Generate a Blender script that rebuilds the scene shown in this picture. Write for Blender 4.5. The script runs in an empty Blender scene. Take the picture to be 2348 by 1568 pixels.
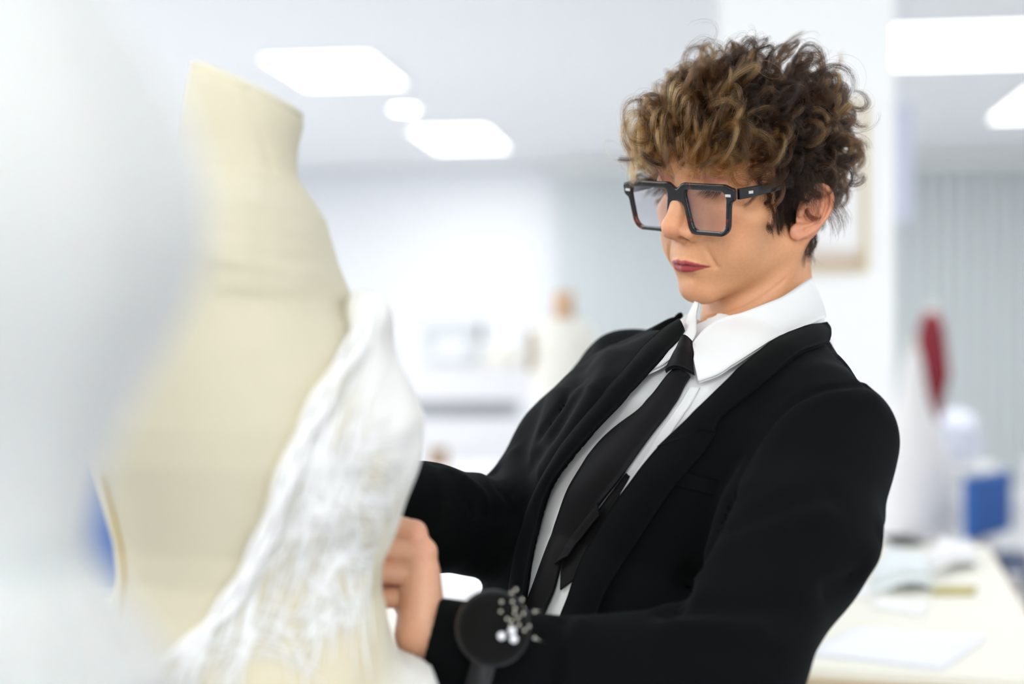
import bpy, math, random
import numpy as np
from mathutils import Vector, Matrix
random.seed(7); RNG = np.random.default_rng(7)
sc = bpy.context.scene
COL = sc.collection

# ------------------------------------------------------------------ camera, light, exposure
FPX, CX, CY, CAMZ = 3261.1, 1174.0, 784.0, 1.35      # 50 mm on a 36 mm frame, 2348 x 1568
cam = bpy.data.cameras.new('camera'); camo = bpy.data.objects.new('camera', cam); COL.objects.link(camo)
camo.location = (0, 0, CAMZ); camo.rotation_euler = (math.pi/2, 0, 0)
cam.lens = 50; cam.sensor_width = 36; cam.clip_start = .02; cam.clip_end = 100
cam.dof.use_dof = True; cam.dof.focus_distance = 1.265; cam.dof.aperture_fstop = 2.15; cam.dof.aperture_blades = 0
sc.camera = camo
world = bpy.data.worlds.new('world'); sc.world = world; world.use_nodes = True
wb = world.node_tree.nodes['Background']; wb.inputs[0].default_value = (.93, .97, 1, 1); wb.inputs[1].default_value = 7.0
sc.view_settings.view_transform = 'Standard'; sc.view_settings.look = 'None'
sc.view_settings.gamma = 1; sc.view_settings.use_curve_mapping = False
sc.view_settings.exposure = -.2
try: sc.cycles.use_denoising = True
except Exception: pass

def area(name, loc, sx, sy, power, rot=(0, 0, 0), col=(1, 1, 1)):
    l = bpy.data.lights.new(name, 'AREA'); l.shape = 'RECTANGLE'; l.size = sx; l.size_y = sy; l.energy = power; l.color = col
    o = bpy.data.objects.new(name, l); COL.objects.link(o); o.location = loc; o.rotation_euler = rot; return o

ROOM = math.radians(-8)                               # the room is turned a little against the view
def room(x, y, z=0.0):                                # room axes -> world
    c, s = math.cos(ROOM), math.sin(ROOM)
    return (c*x - s*y, s*x + c*y, z)
CEIL = 2.9
# daylight comes in through the windows behind the photographer and added, unseen ones along the left: portals in the openings
for x_ in (-1.6, 2.6):
    area('window_portal', room(x_, -3.99, 1.75), 3.4, 1.7, 1, (math.radians(90), 0, ROOM)).data.cycles.is_portal = True
for y_ in (2.9, 7.4):
    area('window_portal', room(-6.99, y_, 1.75), 3.6, 1.7, 1, (math.radians(90), 0, ROOM-math.radians(90))).data.cycles.is_portal = True

# ------------------------------------------------------------------ scene helpers
def props(o, label=None, cat=None, group=None, kind=None):
    if label: o['label'] = label
    if cat: o['category'] = cat
    if group: o['group'] = group
    if kind: o['kind'] = kind
    return o
def thing(name, label, cat, loc=(0, 0, 0), rz=0, group=None):
    o = bpy.data.objects.new(name, None); COL.objects.link(o); o.location = loc; o.rotation_euler = (0, 0, rz)
    o.empty_display_size = .05
    bpy.context.view_layer.update()
    return props(o, label, cat, group)
def put(name, V, Fc, mat, parent=None, smooth=True, local=False):
    """link vertices/faces as ONE mesh object; V in world space unless local"""
    me = bpy.data.meshes.new(name)
    V = np.asarray(V, dtype=np.float64)
    if isinstance(Fc, np.ndarray):
        n = Fc.shape[1]
        me.vertices.add(len(V)); me.vertices.foreach_set('co', V.astype(np.float32).ravel())
        me.loops.add(Fc.size); me.loops.foreach_set('vertex_index', Fc.astype(np.int32).ravel())
        me.polygons.add(len(Fc)); me.polygons.foreach_set('loop_start', np.arange(0, Fc.size, n, dtype=np.int32))
        me.update(calc_edges=True); me.validate()
    else:
        me.from_pydata([tuple(v) for v in V], [], [tuple(int(i) for i in f) for f in Fc]); me.update()
    if smooth: me.polygons.foreach_set('use_smooth', [True]*len(me.polygons))
    me.materials.append(mat)
    o = bpy.data.objects.new(name, me); COL.objects.link(o)
    if parent:
        o.parent = parent
        if not local: o.matrix_parent_inverse = parent.matrix_world.inverted()
    return o
def vcol(o, name, cols):
    a = o.data.color_attributes.new(name, 'FLOAT_COLOR', 'POINT')
    c = np.ones((len(o.data.vertices), 4), np.float32); c[:, :3] = cols
    a.data.foreach_set('color', c.ravel())
def box(cx, cy, cz, sx, sy, sz, rz=0.0):
    v = np.array([[x, y, z] for x in (-.5, .5) for y in (-.5, .5) for z in (-.5, .5)])*np.array([sx, sy, sz])
    c, s = math.cos(rz), math.sin(rz)
    v = np.stack([c*v[:, 0]-s*v[:, 1], s*v[:, 0]+c*v[:, 1], v[:, 2]], 1)+np.array([cx, cy, cz])
    f = [(0, 1, 3, 2), (4, 6, 7, 5), (0, 4, 5, 1), (2, 3, 7, 6), (0, 2, 6, 4), (1, 5, 7, 3)]
    return v, f
def join(parts):
    V, Fs, n = [], [], 0
    for v, f in parts:
        V.append(np.asarray(v)); Fs += [tuple(int(i)+n for i in t) for t in f]; n += len(v)
    return np.concatenate(V), Fs
def bevel(o, w, seg=2):
    m = o.modifiers.new('bevel', 'BEVEL'); m.width = w; m.segments = seg; m.limit_method = 'ANGLE'; return o
def sweep(path, rad, n=8, cap=True, squash=None):
    """tube along a path; rad scalar or per-point; returns verts, faces"""
    P = np.asarray(path, float); N = len(P); r = np.broadcast_to(np.asarray(rad, float), (N,))
    T = np.gradient(P, axis=0); T /= np.linalg.norm(T, axis=1, keepdims=True)+1e-12
    up = np.array([0, 0, 1.0]) if abs(T[0, 2]) < .9 else np.array([1.0, 0, 0])
    a = np.cross(T[0], up); a /= np.linalg.norm(a); V = []
    for i in range(N):
        a = a - T[i]*a.dot(T[i]); a /= np.linalg.norm(a)+1e-12; b = np.cross(T[i], a)
        for k in range(n):
            t = 2*math.pi*k/n; V.append(P[i]+r[i]*(math.cos(t)*a+math.sin(t)*b))
    f = [(i*n+k, i*n+(k+1) % n, (i+1)*n+(k+1) % n, (i+1)*n+k) for i in range(N-1) for k in range(n)]
    if cap: f += [tuple(range(n-1, -1, -1)), tuple((N-1)*n+k for k in range(n))]
    return np.array(V), f
def lathe(prof, n=32, c=(0, 0, 0), cap=True):
    V = [(c[0]+r*math.cos(2*math.pi*k/n), c[1]+r*math.sin(2*math.pi*k/n), c[2]+z) for r, z in prof for k in range(n)]
    f = [(i*n+k, i*n+(k+1) % n, (i+1)*n+(k+1) % n, (i+1)*n+k) for i in range(len(prof)-1) for k in range(n)]
    if cap: f += [tuple(range(n-1, -1, -1)), tuple((len(prof)-1)*n+k for k in range(n))]
    return np.array(V), f
def P3(px, py, Y):                                    # a point of the photograph at depth Y
    return np.array([(px-CX)/FPX*Y, Y, CAMZ-(py-CY)/FPX*Y])
def resample(poly, n):
    p = np.asarray(poly, float); d = np.r_[0, np.cumsum(np.linalg.norm(np.diff(p, axis=0), axis=1))]
    t = np.linspace(0, d[-1], n); return np.stack([np.interp(t, d, p[:, k]) for k in range(p.shape[1])], 1)
def smooth_poly(poly, n, it=6):
    p = resample(poly, n)
    for _ in range(it): p[1:-1] = .5*p[1:-1]+.25*(p[:-2]+p[2:])
    return p

# ------------------------------------------------------------------ materials
def mat(name, col, rough=.5, metal=0, spec=.5, **kw):
    m = bpy.data.materials.new(name); m.use_nodes = True; b = m.node_tree.nodes['Principled BSDF']
    b.inputs['Base Color'].default_value = (*col, 1); b.inputs['Roughness'].default_value = rough
    b.inputs['Metallic'].default_value = metal; b.inputs['Specular IOR Level'].default_value = spec
    for k, v in kw.items(): b.inputs[k.replace('_', ' ')].default_value = v
    return m
def nodes(m): return m.node_tree.nodes, m.node_tree.links, m.node_tree.nodes['Principled BSDF']
def bump(m, scale, strength, dist=.001, detail=3, kind='NOISE'):
    N, L, b = nodes(m)
    tc = N.new('ShaderNodeTexCoord')
    t = N.new('ShaderNodeTexNoise' if kind == 'NOISE' else 'ShaderNodeTexVoronoi'); t.inputs['Scale'].default_value = scale
    if kind == 'NOISE': t.inputs['Detail'].default_value = detail
    L.new(tc.outputs['Object'], t.inputs['Vector'])
    bp = N.new('ShaderNodeBump'); bp.inputs['Strength'].default_value = strength; bp.inputs['Distance'].default_value = dist
    L.new(t.outputs[0], bp.inputs['Height']); L.new(bp.outputs[0], b.inputs['Normal']); return m
def mottled(m, c1, c2, scale, lo=.35, hi=.65, detail=4):
    N, L, b = nodes(m); tc = N.new('ShaderNodeTexCoord'); t = N.new('ShaderNodeTexNoise')
    t.inputs['Scale'].default_value = scale; t.inputs['Detail'].default_value = detail
    r = N.new('ShaderNodeValToRGB'); r.color_ramp.elements[0].position = lo; r.color_ramp.elements[1].position = hi
    r.color_ramp.elements[0].color = (*c1, 1); r.color_ramp.elements[1].color = (*c2, 1)
    L.new(tc.outputs['Object'], t.inputs['Vector']); L.new(t.outputs[0], r.inputs[0]); L.new(r.outputs[0], b.inputs['Base Color']); return m
def emit(name, col, s):
    m = bpy.data.materials.new(name); m.use_nodes = True; N = m.node_tree.nodes; N.clear()
    e = N.new('ShaderNodeEmission'); e.inputs[0].default_value = (*col, 1); e.inputs[1].default_value = s
    o = N.new('ShaderNodeOutputMaterial'); m.node_tree.links.new(e.outputs[0], o.inputs[0]); return m

# ------------------------------------------------------------------ distance fields and their surface
f32 = np.float32
def A(*v): return np.array(v, f32)
def sph(P, c, r): return np.linalg.norm(P-A(*c), axis=1)-r
def ell(P, c, r, R=None):
    q = P-A(*c)
    if R is not None: q = q@np.asarray(R, f32)
    r = A(*r); k0 = np.linalg.norm(q/r, axis=1); k1 = np.linalg.norm(q/(r*r), axis=1)
    return k0*(k0-1)/np.maximum(k1, 1e-6)
def cap_(P, a, b, ra, rb=None):
    a = A(*a); b = A(*b); rb = ra if rb is None else rb; ab = b-a
    t = np.clip(((P-a)@ab)/max(float(ab@ab), 1e-12), 0, 1)
    return np.linalg.norm(P-a-t[:, None]*ab, axis=1)-(ra+(rb-ra)*t)
def chain(P, pts, rs, k=0.0):
    d = None
    for i in range(len(pts)-1):
        e = cap_(P, pts[i], pts[i+1], rs[i], rs[i+1]); d = e if d is None else (smin(d, e, k) if k else np.minimum(d, e))
    return d
def smin(a, b, k):
    h = np.clip(.5+.5*(b-a)/k, 0, 1); return b*(1-h)+a*h-k*h*(1-h)
def smax(a, b, k): return -smin(-a, -b, k)
def grad(f, P, e):
    g = np.stack([f(P+A(*(e if i == k else 0 for i in range(3))))-f(P-A(*(e if i == k else 0 for i in range(3)))) for k in range(3)], 1)
    return g/(2*e)
def surface(f, lo, hi, h, B=6, fit=2, lip=1.35):
    lo = np.array(lo, float); n = np.ceil((np.array(hi)-lo)/h/B).astype(int)*B
    nb = n//B
    ax = [lo[k]+h*(np.arange(nb[k])*B+(B-1)/2) for k in range(3)]
    G = np.stack(np.meshgrid(*ax, indexing='ij'), -1).reshape(-1, 3).astype(f32)
    dc = f(G)
    V = np.repeat(np.repeat(np.repeat(dc.reshape(nb), B, 0), B, 1), B, 2).astype(f32)
    act = np.abs(dc) < (B*h*.87+h)*lip
    bi = np.stack(np.unravel_index(np.nonzero(act)[0], nb), 1)*B
    off = np.stack(np.meshgrid(*[np.arange(B)]*3, indexing='ij'), -1).reshape(-1, 3)
    for s in range(0, len(bi), 3000):
        ix = (bi[s:s+3000, None]+off[None]).reshape(-1, 3)
        V[ix[:, 0], ix[:, 1], ix[:, 2]] = f((lo+h*ix).astype(f32))
    V[0], V[-1], V[:, 0], V[:, -1], V[:, :, 0], V[:, :, -1] = (np.maximum(x, h*.5) for x in (V[0], V[-1], V[:, 0], V[:, -1], V[:, :, 0], V[:, :, -1]))
    S = V < 0
    c = [S[dx:n[0]-1+dx, dy:n[1]-1+dy, dz:n[2]-1+dz] for dx in (0, 1) for dy in (0, 1) for dz in (0, 1)]
    cnt = sum(x.astype(np.int8) for x in c); m = (cnt > 0) & (cnt < 8)
    I = np.stack(np.nonzero(m), 1); idx = -np.ones(m.shape, np.int32); idx[m] = np.arange(len(I))
    acc = np.zeros((len(I), 3)); num = np.zeros(len(I))
    cor = [(dx, dy, dz) for dx in (0, 1) for dy in (0, 1) for dz in (0, 1)]
    vals = [V[I[:, 0]+d[0], I[:, 1]+d[1], I[:, 2]+d[2]] for d in cor]
    for i in range(8):
        for j in range(i+1, 8):
            if sum(abs(cor[i][k]-cor[j][k]) for k in range(3)) == 1:
                a, b = vals[i], vals[j]; x = (a < 0) != (b < 0)
                t = np.where(x, a/np.where(x, a-b, 1), 0)
                p = np.array(cor[i])+t[:, None]*(np.array(cor[j])-np.array(cor[i])); acc += p*x[:, None]; num += x
    X = lo+h*(I+acc/num[:, None])
    Q = []
    for k in range(3):
        u, v = (k+1) % 3, (k+2) % 3
        sl = [slice(1, n[i]-1) for i in range(3)]; sl[k] = slice(0, n[k]-1); s2 = list(sl); s2[k] = slice(1, n[k])
        a = S[tuple(sl)]; b = S[tuple(s2)]; E = np.stack(np.nonzero(a != b), 1)
        base = E+np.array([0 if i == k else 1 for i in range(3)])
        ain = a[E[:, 0], E[:, 1], E[:, 2]]
        def cell(du, dv):
            q = base.copy(); q[:, u] += du; q[:, v] += dv; return idx[q[:, 0], q[:, 1], q[:, 2]]
        q = np.stack([cell(-1, -1), cell(0, -1), cell(0, 0), cell(-1, 0)], 1)
        q[~ain] = q[~ain][:, ::-1]; Q.append(q)
    Q = np.concatenate(Q); Q = Q[(Q >= 0).all(1)]
    X = X.astype(f32)
    for _ in range(fit):
        d = f(X); g = grad(f, X, h*.35); gl = np.maximum((g*g).sum(1), .2)
        st = -(d/gl)[:, None]*g; sl = np.linalg.norm(st, axis=1, keepdims=True); st *= np.minimum(1, .6*h/np.maximum(sl, 1e-9)); X = X+st.astype(f32)
    return X, Q
def hit(f, px, n0=.6, n1=2.2, steps=260):
    """where the sight lines through these points of the photograph meet the surface of field f"""
    px = np.asarray(px, float); D = np.stack([(px[:, 0]-CX)/FPX, np.ones(len(px)), -(px[:, 1]-CY)/FPX], 1)
    O = np.array([0, 0, CAMZ]); ts = np.linspace(n0, n1, steps)
    d = np.stack([f((O+D*t).astype(f32)) for t in ts], 1)
    neg = d < 0; first = np.where(neg.any(1), neg.argmax(1), d.argmin(1))
    t = ts[first]; ok = neg.any(1) & (first > 0)
    i = np.maximum(first, 1); a = d[np.arange(len(px)), i-1]; b = d[np.arange(len(px)), i]
    t = np.where(ok, ts[i-1]+(ts[i]-ts[i-1])*a/np.where(ok, a-b, 1), t)
    return O+D*t[:, None]
def sheet(f, edgeA, edgeB, nu, nv, lift, thick, edge_roll=0.0, smooth_it=4):
    """cloth strip between two outlines of the photograph, laid on field f, with thickness"""
    a = smooth_poly(edgeA, nu, 2); b = smooth_poly(edgeB, nu, 2)
    w = np.linspace(0, 1, nv); px = (a[:, None]*(1-w)[None, :, None]+b[:, None]*w[None, :, None]).reshape(-1, 2)
    X = hit(f, px).reshape(nu, nv, 3)
    for _ in range(smooth_it):
        Y = X.copy(); Y[1:-1] = .5*X[1:-1]+.25*(X[:-2]+X[2:]); X = Y.copy(); X[:, 1:-1] = .5*Y[:, 1:-1]+.25*(Y[:, :-2]+Y[:, 2:])
    return slab(f, X, lift, thick, edge_roll)
def slab(f, X, lift, thick, edge_roll=0.0):
    nu, nv = X.shape[:2]; P = X.reshape(-1, 3).astype(f32)
    g = grad(f, P, .003); g /= np.linalg.norm(g, axis=1, keepdims=True)+1e-9
    G = g.reshape(nu, nv, 3)
    for _ in range(4): G[1:-1] = .5*G[1:-1]+.25*(G[:-2]+G[2:])
    g = G.reshape(-1, 3); d = f(P)
    w = np.tile(np.linspace(0, 1, nv), nu); lf = lift+edge_roll*np.sin(np.pi*w)
    top = P+g*(lf+thick-np.clip(d, -.01, .01))[:, None]; bot = P+g*(lf-np.clip(d, -.01, .01))[:, None]
    V = np.concatenate([top, bot]); n = nu*nv
    F_ = []
    for i in range(nu-1):
        for j in range(nv-1):
            q = (i*nv+j, (i+1)*nv+j, (i+1)*nv+j+1, i*nv+j+1); F_ += [q, tuple(x+n for x in q[::-1])]
    rim = [i*nv for i in range(nu)]+[(nu-1)*nv+j for j in range(1, nv)]+[i*nv+nv-1 for i in range(nu-2, -1, -1)]+[j for j in range(nv-2, 0, -1)]
    for a, b in zip(rim, rim[1:]+rim[:1]): F_.append((a, b, b+n, a+n))
    return V, F_

# ------------------------------------------------------------------ the room
M_wall = bump(mat('white_wall_paint', (.86, .87, .88), .7), 60, .05)
M_ceil = mat('ceiling_paint', (.94, .955, .965), .8)
M_floor = mottled(mat('grey_vinyl_floor', (.3, .3, .32), .45), (.56, .57, .59), (.63, .64, .66), 9)
M_white = mat('white_lacquer', (.88, .88, .88), .4)
M_panel = emit('lit_ceiling_panel', (1, 1, 1), 5.0)
M_down = emit('lit_downlight', (.92, .97, 1), 14.0)
XL, XR, YF, YB = -7.0, 6.2, -4.0, 12.3
def rbox(x0, x1, y0, y1, z0, z1):
    c = room((x0+x1)/2, (y0+y1)/2, (z0+z1)/2); return box(c[0], c[1], c[2], x1-x0, y1-y0, z1-z0, ROOM)
def struct(name, parts, m): return props(put(name, *join(parts), m, smooth=False), kind='structure')
struct('floor', [rbox(XL-.2, XR+.2, YF-.2, YB+.2, -.1, 0)], M_floor)
struct('ceiling', [rbox(XL-.2, XR+.2, YF-.2, YB+.2, CEIL, CEIL+.1)], M_ceil)
struct('wall_back', [rbox(XL, XR, YB, YB+.15, 0, CEIL)], bump(mat('pale_grey_wall_paint', (.80, .815, .84), .7), 60, .05))
added_wins = [(1.1, 4.7), (5.6, 9.2)]  # side windows added out of view to brighten the ceiling
struct('wall_left', [rbox(XL-.15, XL, YF, YB, 0, .9), rbox(XL-.15, XL, YF, YB, 2.6, CEIL), rbox(XL-.15, XL, YF, 1.1, .9, 2.6), rbox(XL-.15, XL, 4.7, 5.6, .9, 2.6), rbox(XL-.15, XL, 9.2, YB, .9, 2.6)], M_wall)
struct('wall_right', [rbox(XR, XR+.15, YF, YB, 0, CEIL)], M_wall)
wins = [(-3.3, .1), (.9, 4.3)]
struct('wall_front', [rbox(XL, XR, YF-.15, YF, 0, .9), rbox(XL, XR, YF-.15, YF, 2.6, CEIL), rbox(XL, wins[0][0], YF-.15, YF, .9, 2.6),
        rbox(wins[0][1], wins[1][0], YF-.15, YF, .9, 2.6), rbox(wins[1][1], XR, YF-.15, YF, .9, 2.6)], M_wall)
M_glass = bpy.data.materials.new('window_glass'); M_glass.use_nodes = True
def clear_glass(m, tint=(1, 1, 1), gl=(1, 1, 1), ior=1.45):
    N, L = m.node_tree.nodes, m.node_tree.links; N.clear()
    o = N.new('ShaderNodeOutputMaterial'); t = N.new('ShaderNodeBsdfTransparent'); g = N.new('ShaderNodeBsdfGlossy')
    fr = N.new('ShaderNodeFresnel'); mx = N.new('ShaderNodeMixShader'); fr.inputs[0].default_value = ior
    t.inputs[0].default_value = (*tint, 1); g.inputs[0].default_value = (*gl, 1); g.inputs['Roughness'].default_value = .02
    L.new(fr.outputs[0], mx.inputs[0]); L.new(t.outputs[0], mx.inputs[1]); L.new(g.outputs[0], mx.inputs[2]); L.new(mx.outputs[0], o.inputs[0])
clear_glass(M_glass)
for k, (a, b) in enumerate(wins):
    fr = struct('window_%d' % (k+1), [rbox(a, b, YF-.1, YF-.04, .9, .96), rbox(a, b, YF-.1, YF-.04, 2.54, 2.6)]+
                [rbox(x-.03, x+.03, YF-.1, YF-.04, .96, 2.54) for x in np.linspace(a+.03, b-.03, 4)], M_white)
    put('pane', *rbox(a+.06, b-.06, YF-.075, YF-.068, .96, 2.54), M_glass, fr, smooth=False)
    put('window_sill', *rbox(a-.05, b+.05, YF-.04, YF+.15, .86, .9), M_white, fr, smooth=False)

for k, (a, b) in enumerate(added_wins):
    fr = struct('window_%d' % (k+3), [rbox(XL-.1, XL-.04, a, b, .9, .96), rbox(XL-.1, XL-.04, a, b, 2.54, 2.6)]+
                [rbox(XL-.1, XL-.04, y-.03, y+.03, .96, 2.54) for y in np.linspace(a+.03, b-.03, 4)], M_white)
    put('pane', *rbox(XL-.075, XL-.068, a+.06, b-.06, .96, 2.54), M_glass, fr, smooth=False)

# ceiling lights: recessed panels on the room's grid
def ceiling_panel(x, y, label, sx=.6, sy=1.1, power=0, rz=0.0):
    c = room(x, y, CEIL); t = thing('ceiling_light', label, 'ceiling light', (c[0], c[1], CEIL), ROOM+rz, 'lit panels in the ceiling')
    w = .02; f = [box(0, s*(sy/2+w/2), -.006, sx+2*w, w, .012) for s in (-1, 1)]+[box(s*(sx/2+w/2), 0, -.006, w, sy, .012) for s in (-1, 1)]
    put('frame', *join(f), M_white, t, False, True); put('diffuser', *box(0, 0, -.003, sx, sy, .006), M_panel, t, False, True)
    if power: area('panel_light', (c[0], c[1], CEIL-.02), sx, sy, power, (0, 0, ROOM+rz))
    return t
def unroom(X, Y):
    c, s = math.cos(ROOM), math.sin(ROOM); return (c*X+s*Y, -s*X+c*Y)
PW = 26
ceiling_panel(*unroom(-1.00, 8.12), 'large lit white ceiling panel nearest above the neck of the cream dress form', .60, .92, PW)
ceiling_panel(*unroom(-.39, 10.85), 'lit white ceiling panel farther back, between the first panel and the curly hair', .57, 1.15, PW)
ceiling_panel(*unroom(2.55, 7.40), 'lit white ceiling panel just right of the white column', 1.3, 1.06, PW*1.6)
ceiling_panel(*unroom(3.54, 9.25), 'lit white ceiling panel cut by the right edge behind the panel by the column', .62, 1.25, PW)
for x, y in ((-2.3, 1.2), (.1, -1.2), (2.6, -1.2), (2.9, 2.6), (-2.6, 4.6), (-2.5, -1.6), (-4.9, 7.4), (-4.9, 10.2)):  # unseen panels added for light; the last two lift the ceiling
    ceiling_panel(x, y, 'lit white ceiling panel overhead, added out of view for light', .6, 1.1, PW*1.3)
c = P3(928, 248, FPX*(CEIL-CAMZ)/(CY-248))
t = thing('downlight', 'small round lit downlight between the two ceiling panels', 'ceiling light', (c[0], c[1], CEIL))
put('diffuser', *lathe([(.001, -.006), (.085, -.006), (.085, 0), (.001, 0)], 24), M_down, t, True, True)
put('rim', *lathe([(.087, 0), (.087, -.012), (.105, -.012), (.105, 0)], 24, (0, 0, 0), False), M_white, t, True, True)

# ------------------------------------------------------------------ the woman: frames of head and torso
def frame(yaw, pitch, roll):
    y, p, r = (math.radians(v) for v in (yaw, pitch, roll))
    f = np.array([-math.sin(y)*math.cos(p), -math.cos(y)*math.cos(p), -math.sin(p)]); l = np.array([math.cos(y), -math.sin(y), 0])
    u = np.cross(f, l); u = u if u[2] > 0 else -u
    return np.stack([math.cos(r)*l-math.sin(r)*u, f, math.sin(r)*l+math.cos(r)*u], 1)   # columns: her left, forward, up
HS = .965/100
HC = np.array([.2235, 1.3590, 1.5015]); HR = frame(52.2, 8.0, 7.3)
def h2w(q): return HC+(np.asarray(q, float)*HS)@HR.T
def w2h(p): return ((np.asarray(p, float)-HC)@HR)/HS
NECK = np.array([.2385, 1.380, 1.362])
nb = w2h(NECK); 
EU = np.array([.10, -math.sin(math.radians(24)), math.cos(math.radians(24))]); EU /= np.linalg.norm(EU)
EW = np.array([.42, -.88, 0]); EW -= EU*EW.dot(EU); EW /= np.linalg.norm(EW)
EN = np.cross(EU, EW); EN = EN if EN[0] > 0 else -EN
EC = np.array([6.95, -1.45, -2.6]); EM = np.stack([EU, EW, EN], 1)
EARRIM = smooth_poly([(.2, -1.0, .1), (1.3, -1.35, .15), (2.5, -1.05, .2), (3.15, -.2, .25), (3.2, .75, .3), (2.7, 1.5, .3), (1.6, 1.95, .3), (.2, 1.85, .25), (-1.1, 1.35, .15), (-2.2, .55, .1), (-2.9, -.4, .15)], 26, 5)
EARANTI = smooth_poly([(-1.7, -.35, .15), (-1.0, .55, .25), (.2, 1.0, .3), (1.3, .9, .28), (2.1, .4, .2)], 12, 3)
def ear_field(q):
    e = ((q-EC.astype(f32))@EM.astype(f32)).astype(f32)/f32(.92)   # up, back, out
    d = chain(e, EARRIM, list(np.interp(np.linspace(0, 1, 26), [0, .3, .75, 1], [.2, .27, .25, .34])))
    plate = ell(e, (.3, .25, -.12), (2.85, 1.72, .30))
    d = smin(d, plate, .25)
    d = smin(d, ell(e, (-2.45, -.75, .1), (.85, .72, .38)), .3)      # lobe
    d = smin(d, chain(e, EARANTI, list(np.interp(np.linspace(0, 1, 12), [0, .4, 1], [.2, .27, .15]))), .45)
    d = smax(d, -ell(e, (-.15, -.15, .55), (1.25, .82, .75)), .25)   # concha
    d = smin(d, ell(e, (-.45, -1.1, .28), (.55, .35, .38)), .25)     # tragus
    d = smin(d, chain(e, [(.1, -1.0, .1), (.55, -.3, .05)], [.2, .12]), .2)
    return d*f32(.92)
NFOLD = []
def head_field(P):
    q = P.copy(); q[:, 0] = np.abs(q[:, 0])
    d = ell(q, (0, -.7, 3.5), (7.1, 9.0, 7.4))
    d = smin(d, ell(q, (0, 2.6, 2.8), (6.4, 6.5, 5.4)), 1.5)
    d = smin(d, ell(q, (0, 2.9, -3.0), (5.95, 5.5, 6.2)), 1.6)
    d = smin(d, ell(q, (4.15, 4.95, -2.5), (2.3, 2.3, 1.7)), 1.5)
    d = smin(d, cap_(q, (5.0, .1, -5.9), (1.15, 6.4, -9.75), 1.25, 1.25), 1.9)
    d = smin(d, ell(q, (0, 3.3, -7.0), (4.55, 4.5, 3.3)), 1.6)
    d = smin(d, ell(q, (0, 6.1, -6.6), (2.9, 2.7, 2.6)), 1.6)
    d = smin(d, ell(q, (0, 6.65, -9.75), (1.5, 1.5, 1.35)), 1.1)
    d = smin(d, ell(q, (3.2, 5.4, -5.2), (2.2, 2.2, 2.4)), 1.6)
    d = smin(d, cap_(q, (1.0, 8.5, 2.25), (4.7, 6.9, 2.3), .75, .7), 1.1)
    d = smax(d, -ell(q, (3.25, 9.55, 0.55), (1.9, 1.75, 1.1)), .9)
    d = smin(d, ell(q, (3.3, 6.95, .54), (1.6, 1.35, 1.25)), .45)
    d = smax(d, -chain(q, [(1.95, 8.45, 1.0), (2.7, 8.65, 1.5), (3.5, 8.5, 1.6), (4.5, 7.8, 1.2)], [.1]*4), .16)
    d = smax(d, -chain(q, [(2.1, 8.2, .08), (2.9, 8.47, -.24), (3.8, 8.27, -.24), (4.6, 7.6, .12)], [.07]*4), .12)
    # nose
    d = smin(d, cap_(q, (.7, 8.0, .2), (1.15, 8.7, -3.7), .6, .85), .9)
    n = cap_(q, (0, 8.5, .9), (0, 10.05, -3.0), .78, .86)
    n = smin(n, sph(q, (0, 10.4, -3.45), .95), .6)
    n = smin(n, ell(q, (1.2, 9.2, -4.0), (.70, .98, .72)), .55)
    n = smin(n, cap_(q, (0, 9.0, -4.65), (0, 10.35, -3.95), .38, .5), .4)
    d = smin(d, n, .6)
    d = smax(d, -ell(q, (.95, 9.74, -4.68), (.52, .74, .52)), .09)
    d = smax(d, -cap_(q, (1.95, 8.9, -4.0), (1.95, 8.75, -4.7), .06), .25)
    # mouth
    d = smax(d, -cap_(q, (0, 9.45, -5.5), (0, 9.42, -6.1), .22), .4)
    up = chain(q, [(0, 8.9, -6.92), (.5, 8.88, -6.86), (1.3, 8.55, -6.98), (2.4, 7.75, -7.2)], [.26, .28, .24, .1], .1)
    lo = chain(q, [(0, 8.7, -7.58), (1.1, 8.45, -7.5), (2.4, 7.7, -7.27)], [.40, .35, .1], .1)
    d = smin(d, up, .3); d = smin(d, lo, .3)
    d = smax(d, -chain(q, [(0, 9.48, -7.2), (.6, 9.38, -7.12), (1.4, 8.95, -7.18), (2.5, 8.05, -7.27)], [.1, .1, .1, .08]), .12)
    d = smax(d, -sph(q, (2.62, 8.0, -7.3), .12), .3)
    d = smax(d, -ell(q, (0, 8.95, -8.5), (1.4, .55, .35)), .6)
    d = smax(d, -chain(q, [(1.95, 8.95, -4.5), (2.7, 8.1, -5.8), (3.1, 7.5, -7.2)], [.02, .03, .02]), .6)
    d = smin(d, ear_field(q), .25)
    # neck, tendon and fold under the jaw
    nk = cap_(P, (0, -1.5, -3.5), tuple(nb+np.array([0, -.3, 0])), 5.0, 5.5)
    nk = smin(nk, cap_(P, tuple(nb), tuple(nb+np.array([0, 1.0, -5])), 5.3, 5.8), 2.0)
    for ln in NFOLD: nk = nk+.13*np.exp(-(chain(P, ln, [0]*len(ln))/.16)**2)
    nk = smin(nk, cap_(P, (6.0, -1.9, -4.5), tuple(nb+np.array([1.6, 4.3, -1.5])), .8, .7), 1.1)
    d = smin(d, nk, 1.0)
    return d
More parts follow.
